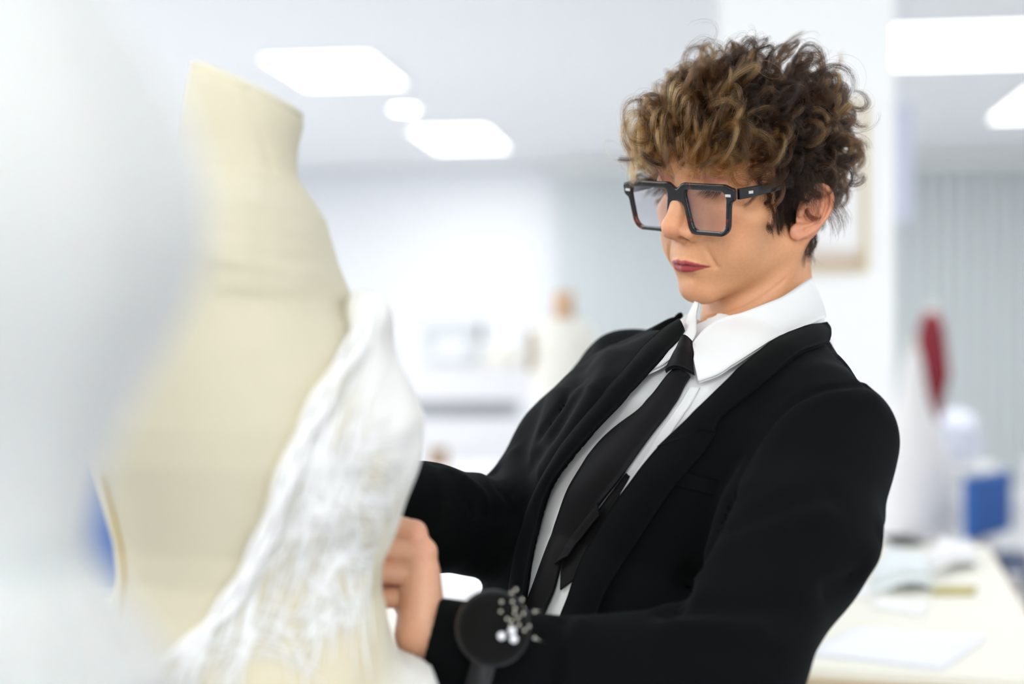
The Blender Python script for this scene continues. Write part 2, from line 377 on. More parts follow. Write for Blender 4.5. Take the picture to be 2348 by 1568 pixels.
def paint_head(q):
    """own colour of lips, lids, cheeks, scalp; painted shade in creases and nostrils"""
    x = np.abs(q[:, 0]); p = np.stack([x, q[:, 1], q[:, 2]], 1).astype(f32)
    C = np.tile(np.array([.665, .33, .168]), (len(q), 1))
    def mixin(col, w): C[:] = C*(1-w[:, None])+np.array(col)*w[:, None]
    ss = lambda a, b, t: (lambda s: s*s*(3-2*s))(np.clip((t-a)/(b-a), 0, 1))
    mixin((.70, .285, .165), .55*ss(2.2, .4, np.linalg.norm((p-A(0, 10.2, -3.9))/A(1.4, 1.3, 1.2), axis=1)))
    mixin((.69, .295, .16), .40*ss(3.0, .5, np.linalg.norm(p-A(4.2, 6.6, -3.6), axis=1)))
    mixin((.68, .265, .17), .75*ss(.5, -.2, ear_field(p)))
    mixin((.66, .295, .168), .35*ss(2.4, .6, np.linalg.norm(p-A(0, 8.4, -10.3), axis=1)))
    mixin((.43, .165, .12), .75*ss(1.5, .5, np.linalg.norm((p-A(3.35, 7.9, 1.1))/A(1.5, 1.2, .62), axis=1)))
    mixin((.36, .16, .13), .6*ss(.22, .03, chain(p, [(1.95, 8.3, .97), (2.7, 8.55, 1.44), (3.5, 8.45, 1.54), (4.5, 7.75, 1.17)], [.02]*4)))  # shade painted along the lid crease
    f2 = p*A(1, 0, 1)
    lipu = chain(f2, [(0, 0, -6.99), (.5, 0, -6.93), (1.3, 0, -7.03), (2.65, 0, -7.25)], [.24, .27, .19, .03])
    lipl = chain(f2, [(0, 0, -7.52), (1.1, 0, -7.46), (2.55, 0, -7.26)], [.40, .33, .03])
    fr_ = (p[:, 1] > 6.2)
    mixin((.34, .032, .048), .93*ss(.07, -.06, np.minimum(lipu, lipl))*fr_)
    mixin((.08, .01, .014), .8*ss(.09, .0, chain(f2, [(0, 0, -7.2), (.6, 0, -7.12), (1.4, 0, -7.18), (2.45, 0, -7.27)], [.03, .03, .02, .005]))*fr_)  # painted shade where the lips meet
    mixin((.15, .045, .03), .85*ss(.64, .46, np.linalg.norm((p-A(.92, 9.74, -4.74))/A(1.0, 1.4, .95), axis=1)))  # nostril hollow darkened with painted shade
    # scalp under the hair
    zl = np.interp(q[:, 1], [-10, -6, -3, -1.5, .2, 2.2, 3.4, 5.5, 7, 9], [-6.5, -7, -5.5, -1.0, -2.5, -2.5, 2.0, 4.0, 5.0, 5.6])
    mixin((.055, .032, .02), ss(-.3, .7, q[:, 2]-zl)*ss(.1, .4, ear_field(p))*(q[:, 2] > -8))
    return C
M_skin = mat('skin', (.665, .33, .168), .42, 0, .42, Subsurface_Weight=.22, Subsurface_Scale=.008)
M_skin.node_tree.nodes['Principled BSDF'].inputs['Subsurface Radius'].default_value = (1, .35, .2)
N, L, b = nodes(M_skin); at = N.new('ShaderNodeVertexColor'); at.layer_name = 'Col'; tc = N.new('ShaderNodeTexCoord'); tn = N.new('ShaderNodeTexNoise'); tn.inputs['Scale'].default_value = 300; tn.inputs['Detail'].default_value = 5
mr = N.new('ShaderNodeMapRange'); mr.inputs[1].default_value = .3; mr.inputs[2].default_value = .7; mr.inputs[3].default_value = .955; mr.inputs[4].default_value = 1.03
vm = N.new('ShaderNodeVectorMath'); vm.operation = 'SCALE'
L.new(tc.outputs['Object'], tn.inputs['Vector']); L.new(tn.outputs[0], mr.inputs[0]); L.new(at.outputs[0], vm.inputs[0]); L.new(mr.outputs[0], vm.inputs['Scale']); L.new(vm.outputs[0], b.inputs['Base Color'])
bump(M_skin, 1100, .3, .0008, 3)

person = thing('person', 'woman in a black blazer, white shirt and black tie, pinning the white lace dress', 'person', (.12, 1.27, 0))
NFOLD += [[tuple(p) for p in w2h(hit(lambda P: head_field(w2h(P).astype(f32))*HS, smooth_poly(l, 8, 1), 1.1, 1.6, 160))] for l in
    ([(1622, 728), (1690, 714), (1745, 686), (1800, 640)], [(1640, 752), (1705, 734), (1770, 694)])]
HV, HF = surface(head_field, (-10, -12.5, -17.5), (10, 13, 12.5), .115)
hq = HV.copy(); HVw = h2w(HV)
skin_parts = [(HVw, HF[:, ::-1], paint_head(hq))]

# ------------------------------------------------------------------ glasses
M_frame = mat('tortoise_acetate', (.01, .009, .009), .12, 0, .45)
N, L, b = nodes(M_frame); tc = N.new('ShaderNodeTexCoord'); tn = N.new('ShaderNodeTexNoise'); tn.inputs['Scale'].default_value = 55; tn.inputs['Detail'].default_value = 2
rp = N.new('ShaderNodeValToRGB'); e = rp.color_ramp.elements; e[0].position = .69; e[0].color = (.009, .008, .009, 1); e[1].position = .78; e[1].color = (.5, .17, .01, 1)
m_ = rp.color_ramp.elements.new(.73); m_.color = (.11, .012, .004, 1)
L.new(tc.outputs['Object'], tn.inputs['Vector']); av = N.new('ShaderNodeVertexColor'); av.layer_name = 'Amber'; ma = N.new('ShaderNodeMath'); ma.operation = 'MULTIPLY_ADD'; ma.inputs[1].default_value = .22
L.new(av.outputs[0], ma.inputs[0]); L.new(tn.outputs[0], ma.inputs[2]); L.new(ma.outputs[0], rp.inputs[0]); L.new(rp.outputs[0], b.inputs['Base Color'])
M_silver = mat('silver_plate', (.82, .80, .72), .25, 1)
M_lens = bpy.data.materials.new('coated_lens'); M_lens.use_nodes = True; clear_glass(M_lens, (.97, .95, .965), (.92, .92, 1), 1.24)
GT = math.radians(7)                                  # the front leans in at the bottom
GO = np.array([0, 9.8, -1.6])
def g2h(u, v, w):                                     # across, up, out of the frame front -> head cm
    u, v, w = np.asarray(u)*1.03+.42, v, w; u, v, w = (np.asarray(x, float) for x in (u, v, w)); w = w-.002*u*u
    return np.stack([u, GO[1]+w*math.cos(GT)+v*math.sin(GT), GO[2]+v*math.cos(GT)-w*math.sin(GT)], -1)
def rbx(u, v, cx, cy, hx, hy, r, taper):
    hx = hx+taper*(v-cy); x = np.abs(u-cx)-hx+r; y = np.abs(v-cy)-hy+r
    return np.sqrt(np.maximum(x, 0)**2+np.maximum(y, 0)**2)+np.minimum(np.maximum(x, y), 0)-r
def lens2(u, v):
    x = np.abs(u); return smax(rbx(x, v, 3.48, -.08, 2.46, 1.93, .8, .13), -(x-1.08-.2*(1.4-v)), .6)
def front_field(P):
    u, v, w = P[:, 0], P[:, 1], P[:, 2]; x = np.abs(u)
    o = rbx(x, v, 3.5, .02, 2.92, 2.45, 1.1, .15); o = smax(o, -(x-.62-.17*(1.5-v)), .5)
    o = smin(o, rbx(x, v, 6.35, 1.55, .75, .62, .3, .1), .5)          # end piece
    o = smin(o, rbx(u, v, 0, 1.28, 1.3, .58, .3, .0), 1.0)             # bridge
    o = smax(o, -(np.hypot(u, (v+.35)*.8)-.8), .2)
    d2 = smax(o, -lens2(u, v), .08)
    return smax(d2, np.abs(w)-.22, .12)
def h2w_faces(Fc): return Fc[:, ::-1] if isinstance(Fc, np.ndarray) else [tuple(f[::-1]) for f in Fc]
glasses = thing('glasses', 'black tortoiseshell rectangular glasses on the woman’s nose', 'glasses', tuple(h2w(GO)))
V, Fc = surface(front_field, (-7.6, -2.9, -.5), (7.6, 2.9, .5), .09, 4, 1)
fo = put('frame_front', h2w(g2h(V[:, 0], V[:, 1], V[:, 2])), h2w_faces(Fc), M_frame, glasses)
am = np.clip((-4.2-V[:, 0])/1.2, 0, 1)*np.clip((.6-V[:, 1])/1.2, 0, 1); vcol(fo, 'Amber', np.repeat(am[:, None], 3, 1))
for s in (-1, 1):
    nu, nr = 40, 8; vs = [(3.42*s, -.05)]; fs = []
    th = np.linspace(0, 2*math.pi, nu, endpoint=False); ring = []
    for t in th:                                       # outline of the lens opening
        lo_, hi_ = 0., 4.
        for _ in range(24):
            m = (lo_+hi_)/2
            if lens2(np.array([3.42*s+m*math.cos(t)]), np.array([-.05+m*math.sin(t)]))[0] < .05: lo_ = m
            else: hi_ = m
        ring.append(lo_)
    for k in range(1, nr+1): vs += [(3.42*s+ring[i]*k/nr*math.cos(th[i]), -.05+ring[i]*k/nr*math.sin(th[i])) for i in range(nu)]
    for i in range(nu):
        j = (i+1) % nu; fs.append((0, 1+i, 1+j))
        for k in range(nr-1): a = 1+k*nu; fs.append((a+i, a+nu+i, a+nu+j, a+j))
    vs = np.array(vs); rr = ((vs[:, 0]-3.42*s)**2+vs[:, 1]**2)
    n = len(vs); top = g2h(vs[:, 0], vs[:, 1], .12-.012*rr); bot = g2h(vs[:, 0], vs[:, 1], -.04-.014*rr)
    put('lens', h2w(np.concatenate([top, bot])), h2w_faces([f for f in fs]+[tuple(x+n for x in f[::-1]) for f in fs]), M_lens, glasses)
    # temple: flat bar from the end piece back over the ear, then down behind it
    path = np.array([(7.15, 9.2, -.02), (7.22, 8.2, .02), (7.3, 6, .16), (7.35, 3, .36), (7.2, .5, .5), (7.1, -1.3, .1), (6.9, -2.6, -1.4), (6.7, -3.3, -3.2)])
    path = smooth_poly(path, 30, 2); hz = np.interp(np.linspace(0, 1, 30), [0, .1, .5, 1], [.52, .50, .38, .30]); V = []
    for i in range(30):
        t = path[min(i+1, 29)]-path[max(i-1, 0)]; t /= np.linalg.norm(t); o_ = np.array([1.0, 0, 0]); upv = np.cross(t, o_); upv *= 1 if upv[2] > -.3 else -1
        if i > 0 and upv.dot(pu) < 0: upv = -upv
        pu = upv
        for a, c_ in ((-1, -1), (1, -1), (1, 1), (-1, 1)): V.append(path[i]+o_*.17*a+upv*hz[i]*c_)
    V = np.array(V); V[:, 0] = V[:, 0]*s+.3*np.clip((V[:, 1]-3)/5, 0, 1)
    f = [(i*4+k, i*4+(k+1) % 4, i*4+4+(k+1) % 4, i*4+4+k) for i in range(29) for k in range(4)]+[(3, 2, 1, 0), (116, 117, 118, 119)]
    bevel(put('temple', h2w(V), f, M_frame, glasses, False), .0008)
    v, f = box(0, 0, 0, .62, .26, .08); v = v+np.array([6.45*s, 1.5, .235]); bevel(props(put('rivet_plate', h2w(g2h(v[:, 0], v[:, 1], v[:, 2])), f, M_silver, glasses, False), 'small silver plate on the frame corner'), .0002)
    v, f = box(7.38*s+.28, 7.75, .06, .08, .62, .28); bevel(props(put('temple_plate', h2w(v), f, M_silver, glasses, False), 'small silver plate on the temple'), .0002)

# ------------------------------------------------------------------ torso frame, arms and the fields of the clothes
WAIST = np.array([.128, 1.292, 1.10])
TU = NECK-WAIST; TU /= np.linalg.norm(TU)
TF = np.array([-.866, -.5, 0]); TF -= TU*TF.dot(TU); TF /= np.linalg.norm(TF)
TL = np.cross(TU, TF); TL *= np.sign(TL[0])
rl = math.radians(5); TL, TU = math.cos(rl)*TL-math.sin(rl)*TU, math.cos(rl)*TU+math.sin(rl)*TL
TR = np.stack([TL, TF, TU], 1).astype(f32)
def t2w(q): return NECK+np.asarray(q, float)@TR.T.astype(float)
def w2t(P): return (P-NECK.astype(f32))@TR
TW = [-.60, -.50, -.42, -.34, -.27, -.20, -.14, -.09, -.05, -.02, .02]     # height along the torso
TA = [.165, .178, .175, .155, .142, .152, .160, .156, .118, .066, .046]    # half widths
TB = [.115, .125, .120, .105, .100, .112, .116, .102, .080, .060, .048]    # half depths
TC = [.0, .0, .0, .0, .005, .014, .014, .004, -.004, -.004, .0]            # forward offset
def torso(P, off=0.0):
    q = w2t(P); w = np.clip(q[:, 2], TW[0], TW[-1])
    a = np.interp(w, TW, TA)+off; b = np.interp(w, TW, TB)+off; c = np.interp(w, TW, TC)
    u, v = q[:, 0]/a, (q[:, 1]-c)/b
    k0 = np.sqrt(u*u+v*v); k1 = np.sqrt((u/a)**2+(v/b)**2)
    d = k0*(k0-1)/np.maximum(k1, 1e-4)
    return smax(d, np.abs(q[:, 2]+.29)-.31-off, .02).astype(f32)
# arm joints (near = her left arm, far = her right arm)
nS, nM, nE = P3(1893, 1010, 1.205), P3(1818, 1240, 1.14), P3(1668, 1520, 1.075)
nF, nW = P3(1390, 1570, 1.075), P3(985, 1462, 1.075)
fS, fE, fW = P3(1440, 882, 1.485), P3(1180, 1212, 1.375), P3(745, 1155, 1.22)
def arm_near(P, o=0.0): return chain(P, [nS, nM, nE, nF, nW], [.060+o, .060+o, .052+o, .046+o, .032+o], .02)
def arm_far(P, o=0.0): return chain(P, [fS, .5*(fS+fE)+np.array([.0, .0, .004]), fE, .5*(fE+fW), fW], [.058+o, .055+o, .050+o, .046+o, .036+o], .02)
def ripple(P, seed, n, lam, amp):
    r = np.random.default_rng(seed); d = 0
    for _ in range(n):
        k = r.normal(size=3); k *= 2*math.pi/(lam*r.uniform(.7, 1.5))/np.linalg.norm(k); d = d+np.sin(P@k.astype(f32)+f32(r.uniform(0, 6.28)))
    return (amp/n**.5*d).astype(f32)
# folds of the sleeves: soft ridges (+) and creases (-) as (points, radius, height)
FOLDS = []
def fold(pts, r, h):
    p = np.asarray(pts, float); c = p.mean(0); FOLDS.append(([q for q in p], r, h, c.astype(f32), float(np.linalg.norm(p-c, axis=1).max()+3*r)))
def folds(P):
    d = np.zeros(len(P), f32)
    for pts, r, h, c, R in FOLDS:
        k = np.nonzero(((P-c)**2).sum(1) < R*R)[0]
        if len(k): d[k] += (h*np.exp(-(chain(P[k], pts, [0]*len(pts))/r)**2)).astype(f32)
    return d
def jacket0(P):
    """outside of the blazer, closed"""
    t = torso(P, .020)
    sh = np.minimum(cap_(P, t2w((.080, -.006, -.045)), t2w((.150, .012, -.086)), .040, .042), cap_(P, t2w((-.085, -.006, -.042)), fS, .042, .052))
    t = smin(t, sh, .03)
    an, af = arm_near(P), arm_far(P)
    d = smin(t, an, .014); d = smin(d, af, .016)
    d = d-.0045*np.exp(-(np.abs(t-an)/.010)**2)*0
    return d+ripple(P, 3, 7, .09, .0018)-folds(P)
def jtorso(P):
    return smin(torso(P, .020), np.minimum(cap_(P, t2w((.080, -.006, -.045)), t2w((.150, .012, -.086)), .040, .042), cap_(P, t2w((-.085, -.006, -.042)), fS, .042, .052)), .03)+ripple(P, 3, 7, .09, .0018)
def shirt0(P):
    q = w2t(P); return torso(P, .010)+ripple(P, 11, 6, .07, .0012)
# outlines read off the photograph; each is laid on the cloth it belongs to
LAP_FAR_IN = [(1572, 765), (1556, 795), (1512, 835), (1484, 865), (1441, 916), (1411, 947), (1380, 977), (1340, 1022), (1313, 1052), (1276, 1095), (1261, 1123), (1252, 1153), (1233, 1230), (1218, 1291), (1203, 1411), (1196, 1480), (1190, 1568)]
LAP_FAR_OUT = [(1560, 741), (1535, 752), (1490, 790), (1440, 850), (1390, 908), (1345, 960), (1300, 1015), (1262, 1075), (1232, 1130), (1212, 1180), (1196, 1240), (1180, 1300), (1166, 1411), (1160, 1480), (1155, 1568)]
LAP_NEAR_IN = [(1886, 742), (1858, 753), (1809, 769), (1763, 796), (1702, 845), (1641, 904), (1595, 950), (1552, 990), (1512, 1029), (1469, 1082), (1441, 1120), (1411, 1159), (1387, 1202), (1350, 1261), (1325, 1316), (1307, 1374), (1282, 1432), (1260, 1500), (1245, 1568)]
LAP_NEAR_OUT_A = [(1896, 790), (1886, 799), (1840, 812), (1809, 836), (1763, 873), (1717, 910), (1671, 947), (1645, 968)]
LAP_NEAR_OUT_B = [(1642, 990), (1641, 1006), (1625, 1026), (1595, 1063), (1552, 1109), (1509, 1172), (1448, 1267), (1411, 1325), (1387, 1368), (1368, 1429), (1350, 1500), (1335, 1568)]
far3 = w2t(hit(jtorso, smooth_poly(LAP_FAR_IN, 40, 2)).astype(f32)); near3 = w2t(hit(jtorso, smooth_poly(LAP_NEAR_IN, 40, 2)).astype(f32))
_o = np.argsort(far3[:, 2]); FW_, FU_ = far3[_o, 2], far3[_o, 0]
_o = np.argsort(near3[:, 2]); NW_, NU_ = near3[_o, 2], near3[_o, 0]
def opening(P):
    q = w2t(P); w = q[:, 2]
    ur = np.minimum(np.interp(w, FW_, FU_)-.007, np.interp(w, [-.075, -.05, .0], [.2, -.028, -.05])); ul = np.interp(w, NW_, NU_)+.006
    d = np.maximum(np.maximum(ur-q[:, 0], q[:, 0]-ul), .0-q[:, 1])
    d = np.maximum(d, jtorso(P)-.022); d = np.maximum(d, .006-arm_far(P))
    d = np.minimum(d, np.maximum(np.maximum(np.where(q[:, 0] < 0, -.012, .004)-w, -.03-q[:, 1]), np.abs(q[:, 0])-.12))
    nk = cap_(P, t2w((0, -.006, -.03)), t2w((0, -.01, .2)), .070, .12)          # neck hole
    return np.minimum(d, nk).astype(f32)
def jacket(P):
    d = jacket0(P)
    d = smax(d, -(d+.0065), .001)
    d = smax(d, -opening(P), .004)
    q = w2t(P); d = np.maximum(d, -.56-q[:, 2])
    for a, b in ((nF, nW), (fE, fW)):
        n = (b-a)/np.linalg.norm(b-a); c = ((P-b.astype(f32))@n.astype(f32)); near = np.linalg.norm(P-b.astype(f32), axis=1) < .10
        d = np.where(near, np.maximum(d, c), d)
    return d.astype(f32)
def shirt(P):
    d = shirt0(P)
    nk = cap_(P, t2w((0, 0, -.06)), tuple(NECK+.12*(HC-NECK)), .058, .056)
    q = w2t(P); v_ = np.minimum(np.minimum(q[:, 1]-.02, (q[:, 2]+.058-np.abs(q[:, 0])*1.9)*.5), .09-q[:, 1])
    d = np.maximum(d, -.44-q[:, 2])
    return smax(smax(smin(d, nk, .02), q[:, 2]-.008+.024*np.clip(q[:, 1]/.04, 0, 1), .004), v_, .004)

M_wool = mat('black_wool', (.0015, .0018, .0020), .85, 0, .09, Sheen_Weight=.016, Sheen_Roughness=.5)
M_wool.node_tree.nodes['Principled BSDF'].inputs['Sheen Tint'].default_value = (.5, .75, .75, 1)
bump(M_wool, 1400, .35, .0006, 2)
M_shirt = bump(mat('white_cotton', (.73, .735, .725), .75, 0, .3, Sheen_Weight=.2), 1100, .12, .0004, 2)
M_tie = bump(mat('black_tie_twill', (.0025, .0024, .0031), .65, 0, .14, Sheen_Weight=.012), 2600, .3, .0003, 1)
M_trouser = mat('black_trouser_cloth', (.012, .012, .013), .85)
M_shoe = mat('black_leather', (.012, .011, .011), .3)

for pts, r_, h_ in (
    ([(1996, 888), (1930, 884), (1870, 894), (1815, 921), (1765, 970), (1725, 1030), (1692, 1100), (1658, 1185)], .0050, -.0035),
    ([(2000, 915), (1930, 910), (1880, 919), (1832, 945), (1788, 990), (1750, 1045), (1718, 1110)], .0120, .0040),
    ([(1668, 1150), (1640, 1215), (1600, 1300), (1545, 1385)], .0090, -.0110),
    ([(1690, 1215), (1790, 1165), (1900, 1130)], .0110, -.0035), ([(1680, 1240), (1790, 1200), (1890, 1180)], .0110, .0030),
    ([(1530, 1408), (1600, 1395), (1720, 1400), (1800, 1380)], .0110, -.0060), ([(1540, 1440), (1620, 1435), (1730, 1445)], .0120, .0050), ([(1600, 1470), (1680, 1480), (1760, 1500)], .0100, -.0045),
    ([(2040, 1205), (2015, 1255), (1985, 1292)], .0140, .0060), ([(1975, 1312), (1950, 1330), (1900, 1350)], .0090, -.0050),
    ([(1880, 757), (1908, 802), (1950, 848), (1988, 884)], .0042, -.0042),
    ([(1290, 1425), (1270, 1480), (1262, 1540)], .0080, -.0050), ([(1325, 1432), (1305, 1490), (1300, 1560)], .0100, .0040),
    ([(1002, 1062), (1014, 1130), (1008, 1200)], .0070, -.0030), ([(1045, 1092), (1078, 1140), (1086, 1172)], .0075, -.0030), ([(1086, 1170), (1130, 1176), (1186, 1182)], .0070, -.0028), ([(1060, 1100), (1100, 1130), (1110, 1160)], .0100, .0040),
    ([(1290, 925), (1268, 955), (1240, 990)], .0080, -.0060), ([(1320, 905), (1300, 945), (1262, 1000)], .0120, .0050),
    ([(1345, 800), (1330, 870), (1290, 960), (1220, 1060)], .0100, -.0040), ([(1400, 800), (1370, 890), (1310, 980), (1245, 1080)], .0120, .0045),
    ([(1130, 1080), (1150, 1120), (1190, 1160)], .0080, -.0050), ([(1180, 1040), (1190, 1090), (1200, 1140)], .0100, .0040)):
    fold(hit(jacket0, smooth_poly(pts, 9, 1), .9, 1.6, 160), r_, h_)
V, Fc = surface(jacket, (-.30, 1.0, .76), (.46, 1.66, 1.46), .0029, 6, 1)
blazer = put('blazer', V, Fc, M_wool, person)
V, Fc = surface(shirt, (-.05, 1.10, .84), (.42, 1.60, 1.42), .0045, 6, 2)
shirt_o = put('shirt', V, Fc, M_shirt, person)
def lapel(name, e1, e2, nu, nv, lift, th, roll): return put(name, *sheet(jtorso, e1, e2, nu, nv, lift, th, roll), M_wool, blazer)
lapel('lapel', LAP_FAR_IN, LAP_FAR_OUT, 60, 10, .0015, .0035, .003)
lapel('lapel', LAP_NEAR_IN[:9], LAP_NEAR_OUT_A+[(1640, 990)], 40, 12, .0015, .0035, .003)
lapel('lapel', LAP_NEAR_IN[7:], LAP_NEAR_OUT_B, 60, 12, .0012, .0035, .003)
# pocket welt on the chest
lapel('pocket_welt', [(1556, 1078), (1620, 1092), (1690, 1112)], [(1545, 1112), (1612, 1128), (1682, 1146)], 20, 6, .0003, .0012, .0)

# tie: blade, narrow tail and knot
T_L = [(1548, 860), (1533, 870), (1515, 898), (1481, 940), (1441, 968), (1411, 992), (1387, 1015), (1356, 1055), (1313, 1123), (1292, 1184), (1264, 1267), (1236, 1343), (1206, 1418), (1192, 1470), (1180, 1520)]
T_R = [(1586, 872), (1573, 885), (1561, 922), (1527, 967), (1500, 1000), (1460, 1055), (1433, 1095), (1387, 1153), (1368, 1181), (1347, 1211), (1318, 1253), (1292, 1300), (1283, 1353), (1249, 1423), (1235, 1475), (1222, 1520)]
tie = put('tie', *sheet(shirt0, T_L, T_R, 70, 9, .004, .003, .0035), M_tie, person)
put('tie_tail', *sheet(shirt0, [(1440, 1085), (1385, 1160), (1350, 1215), (1292, 1292), (1290, 1354)], [(1447, 1092), (1418, 1145), (1396, 1190), (1352, 1262), (1318, 1332)], 40, 7, .0015, .002, .001), M_tie, tie)
put('tie_loop', *sheet(shirt0, [(1388, 1152), (1366, 1182), (1330, 1228), (1288, 1302)], [(1392, 1184), (1378, 1200), (1340, 1250), (1316, 1285)], 24, 6, .0085, .0015, .001), M_tie, tie)

def knot_f(P): return smin(shirt0(P)-.006, cap_(P, t2w((0, .060, -.02)), t2w((0, .085, -.055)), .010, .010), .01)
put('tie_knot', *sheet(shirt0, [(1562, 806), (1546, 840), (1532, 868)], [(1592, 804), (1593, 840), (1597, 872)], 16, 9, .006, .004, .007), M_tie, tie)

# shirt collar
def collar_f(P): return smin(cap_(P, tuple(NECK-.045*TU), tuple(NECK+.42*(HC-NECK)), .066, .056), torso(P, .013), .022)
C_UP = [(1845, 641), (1785, 686), (1717, 717), (1641, 750), (1613, 772), (1590, 802)]
C_LO = [(1880, 728), (1838, 752), (1790, 778), (1717, 826), (1671, 857), (1641, 874), (1604, 886)]
put('collar', *sheet(collar_f, C_UP, C_LO, 50, 12, .004, .0025, .002), M_shirt, shirt_o)
put('collar', *sheet(collar_f, [(1603, 697), (1579, 744), (1561, 793), (1521, 827), (1486, 860)], [(1612, 699), (1600, 745), (1601, 782), (1584, 808), (1552, 826), (1527, 850), (1489, 868)], 40, 8, .004, .0025, .002), M_shirt, shirt_o)
# the collar goes on round the back of the neck
_u = hit(collar_f, np.array([C_UP[0], C_UP[1]])); _l = hit(collar_f, np.array([C_LO[0], C_LO[1]]))
NA = (HC-NECK)/np.linalg.norm(HC-NECK); N1 = TL-NA*TL.dot(NA); N1 /= np.linalg.norm(N1); N2 = np.cross(NA, N1); N2 *= np.sign(N2.dot(TF))
def nring(p): q = p-NECK; return math.atan2(q@N2, q@N1), q@NA
(tu, su), (tl, sl_) = nring(_u[1]), nring(_l[1]); rows = []
for i in range(33):
    k = i/32; t = tu-k*(math.radians(205)+tu); r_ = []
    for j in range(8):
        v_ = j/7; s = (1-v_)*(su-.014-.016*k)+v_*(min(sl_, -.004)-.030*math.sin(k*math.pi)); ra = .0560+.012*v_
        r_.append(NECK-.004*TF+NA*s+ra*(math.cos(t)*N1+math.sin(t)*N2))
    rows.append(r_)
G_ = np.array(rows); nu_, nv_ = G_.shape[:2]; o_ = G_-NECK; o_ = o_-(o_@NA)[..., None]*NA; o_ /= np.linalg.norm(o_, axis=2, keepdims=True)
V = np.concatenate([(G_+.0025*o_).reshape(-1, 3), G_.reshape(-1, 3)]); n_ = nu_*nv_
F_ = [q for i in range(nu_-1) for j in range(nv_-1) for a in [i*nv_+j] for q in ((a, a+nv_, a+nv_+1, a+1), (a+n_+1, a+n_+nv_+1, a+n_+nv_, a+n_))]
F_ += [(i*nv_, i*nv_+n_, (i+1)*nv_+n_, (i+1)*nv_) for i in range(nu_-1)]+[(i*nv_+nv_-1, (i+1)*nv_+nv_-1, (i+1)*nv_+nv_-1+n_, i*nv_+nv_-1+n_) for i in range(nu_-1)]
put('collar_band', V, F_, M_shirt, shirt_o)
# button placket beside the tie
put('placket', *sheet(shirt0, [(1583, 890), (1560, 930), (1520, 985), (1470, 1060), (1420, 1140), (1380, 1200)], [(1606, 890), (1585, 930), (1545, 985), (1495, 1060), (1445, 1130), (1400, 1195)], 40, 5, .0004, .0012, 0), M_shirt, shirt_o)

# hands
def hand_near_f(P):
    Y = 1.085; K = [P3(950, 1222, Y), P3(972, 1266, Y-.004), P3(974, 1316, Y-.004), P3(948, 1368, Y)]
    J = [P3(893, 1200, Y+.002), P3(862, 1254, Y-.006), P3(852, 1310, Y-.007), P3(858, 1372, Y-.002)]
    T = [P3(878, 1224, Y+.026), P3(866, 1270, Y+.022), P3(872, 1318, Y+.02), P3(880, 1366, Y+.02)]
    W = P3(968, 1452, 1.078)
    d = chain(P, [nW, W], [.021, .021])
    for k, j, t, rr in zip(K, J, T, (.0084, .0088, .0086, .0078)):
        f = chain(P, [k, j, t], [rr*1.15, rr*.94, rr*.86], .004)
        m = cap_(P, tuple(W+.25*(k-W)), k, .015, .0095)
        d = smin(d, m, .007); d = smin(d, f, .0022)
    d = smin(d, chain(P, [P3(950, 1395, Y+.022), P3(905, 1330, Y+.036), P3(868, 1262, Y+.034), P3(850, 1225, Y+.028)], [.014, .0115, .0095, .0075], .006), .008)
    return d
def hand_far_f(P):
    D = (fW-fE)/np.linalg.norm(fW-fE); S_ = np.array([0, 0, 1.0]); O = np.cross(D, S_); B = fW+D*.012
    d = cap_(P, tuple(fW-D*.04), tuple(B), .023, .022); pc = B+D*.05
    for i, (o, ln, rr) in enumerate(((.026, .038, .0088), (.009, .043, .0092), (-.009, .040, .009), (-.026, .032, .008))):
        k = B+D*.075+S_*o; j = k+D*ln*.8-O*.012; t = j+D*ln*.4-O*.026
        d = smin(d, cap_(P, tuple(B+S_*o*.5), tuple(k), .014, .0105), .012); d = smin(d, chain(P, [k, j, t], [rr*1.1, rr, rr*.85], .004), .0035)
    d = smin(d, chain(P, [B+S_*.018, B+S_*.045+D*.03-O*.015, B+S_*.05+D*.06-O*.03, B+S_*.042+D*.082-O*.04], [.014, .0115, .0095, .0075], .006), .008)
    return d
def paint_hand(Vw):
    C = np.tile(np.array([.78, .43, .275]), (len(Vw), 1)); Y = 1.085
    k = np.min([np.linalg.norm(Vw-P3(x, y, Y-.008), axis=1) for x, y in ((955, 1222), (976, 1266), (978, 1316), (952, 1368), (880, 1200), (862, 1254), (855, 1310), (858, 1372))], axis=0)
    w = np.clip(1-k/.014, 0, 1)[:, None]*.6; return C*(1-w)+np.array([.80, .36, .24])*w
for fn, lo, hi in ((hand_near_f, (-.14, 1.03, 1.05), (.03, 1.17, 1.27)), (hand_far_f, tuple(fW-.19), tuple(fW+.13))):
    V, Fc = surface(fn, lo, hi, .0016, 6, 2); skin_parts.append((V, Fc, paint_hand(V)))
# body under the clothes, down to the feet
HIP = t2w((0, 0, -.46)); FT = np.array([HIP[0]+.02, HIP[1]+.02, 0])
LEGS = [(HIP+TLx*.085*s-np.array([0, 0, .02]), FT+np.array([TL[0]*.10*s, TL[1]*.10*s, 0])) for s, TLx in ((-1, TL), (1, TL))]
def under_f(P):
    d = torso(P, -.006)
    d = smin(d, arm_near(P, -.02), .01); d = smin(d, arm_far(P, -.02), .01); d = smin(d, cap_(P, nS, t2w((.1, 0, -.1)), .04, .05), .02); d = smin(d, cap_(P, fS, t2w((-.1, 0, -.1)), .04, .05), .02)
    for h, a in LEGS: d = smin(d, chain(P, [h, .52*h+.48*a+np.array([-.02, -.01, 0]), a+np.array([0, 0, .07])], [.075, .05, .034], .01), .02)
    return d
V, Fc = surface(under_f, (-.26, .98, .0), (.46, 1.66, 1.44), .008, 6, 1); skin_parts.append((V, Fc, np.tile(np.array([.665, .33, .168]), (len(V), 1))))
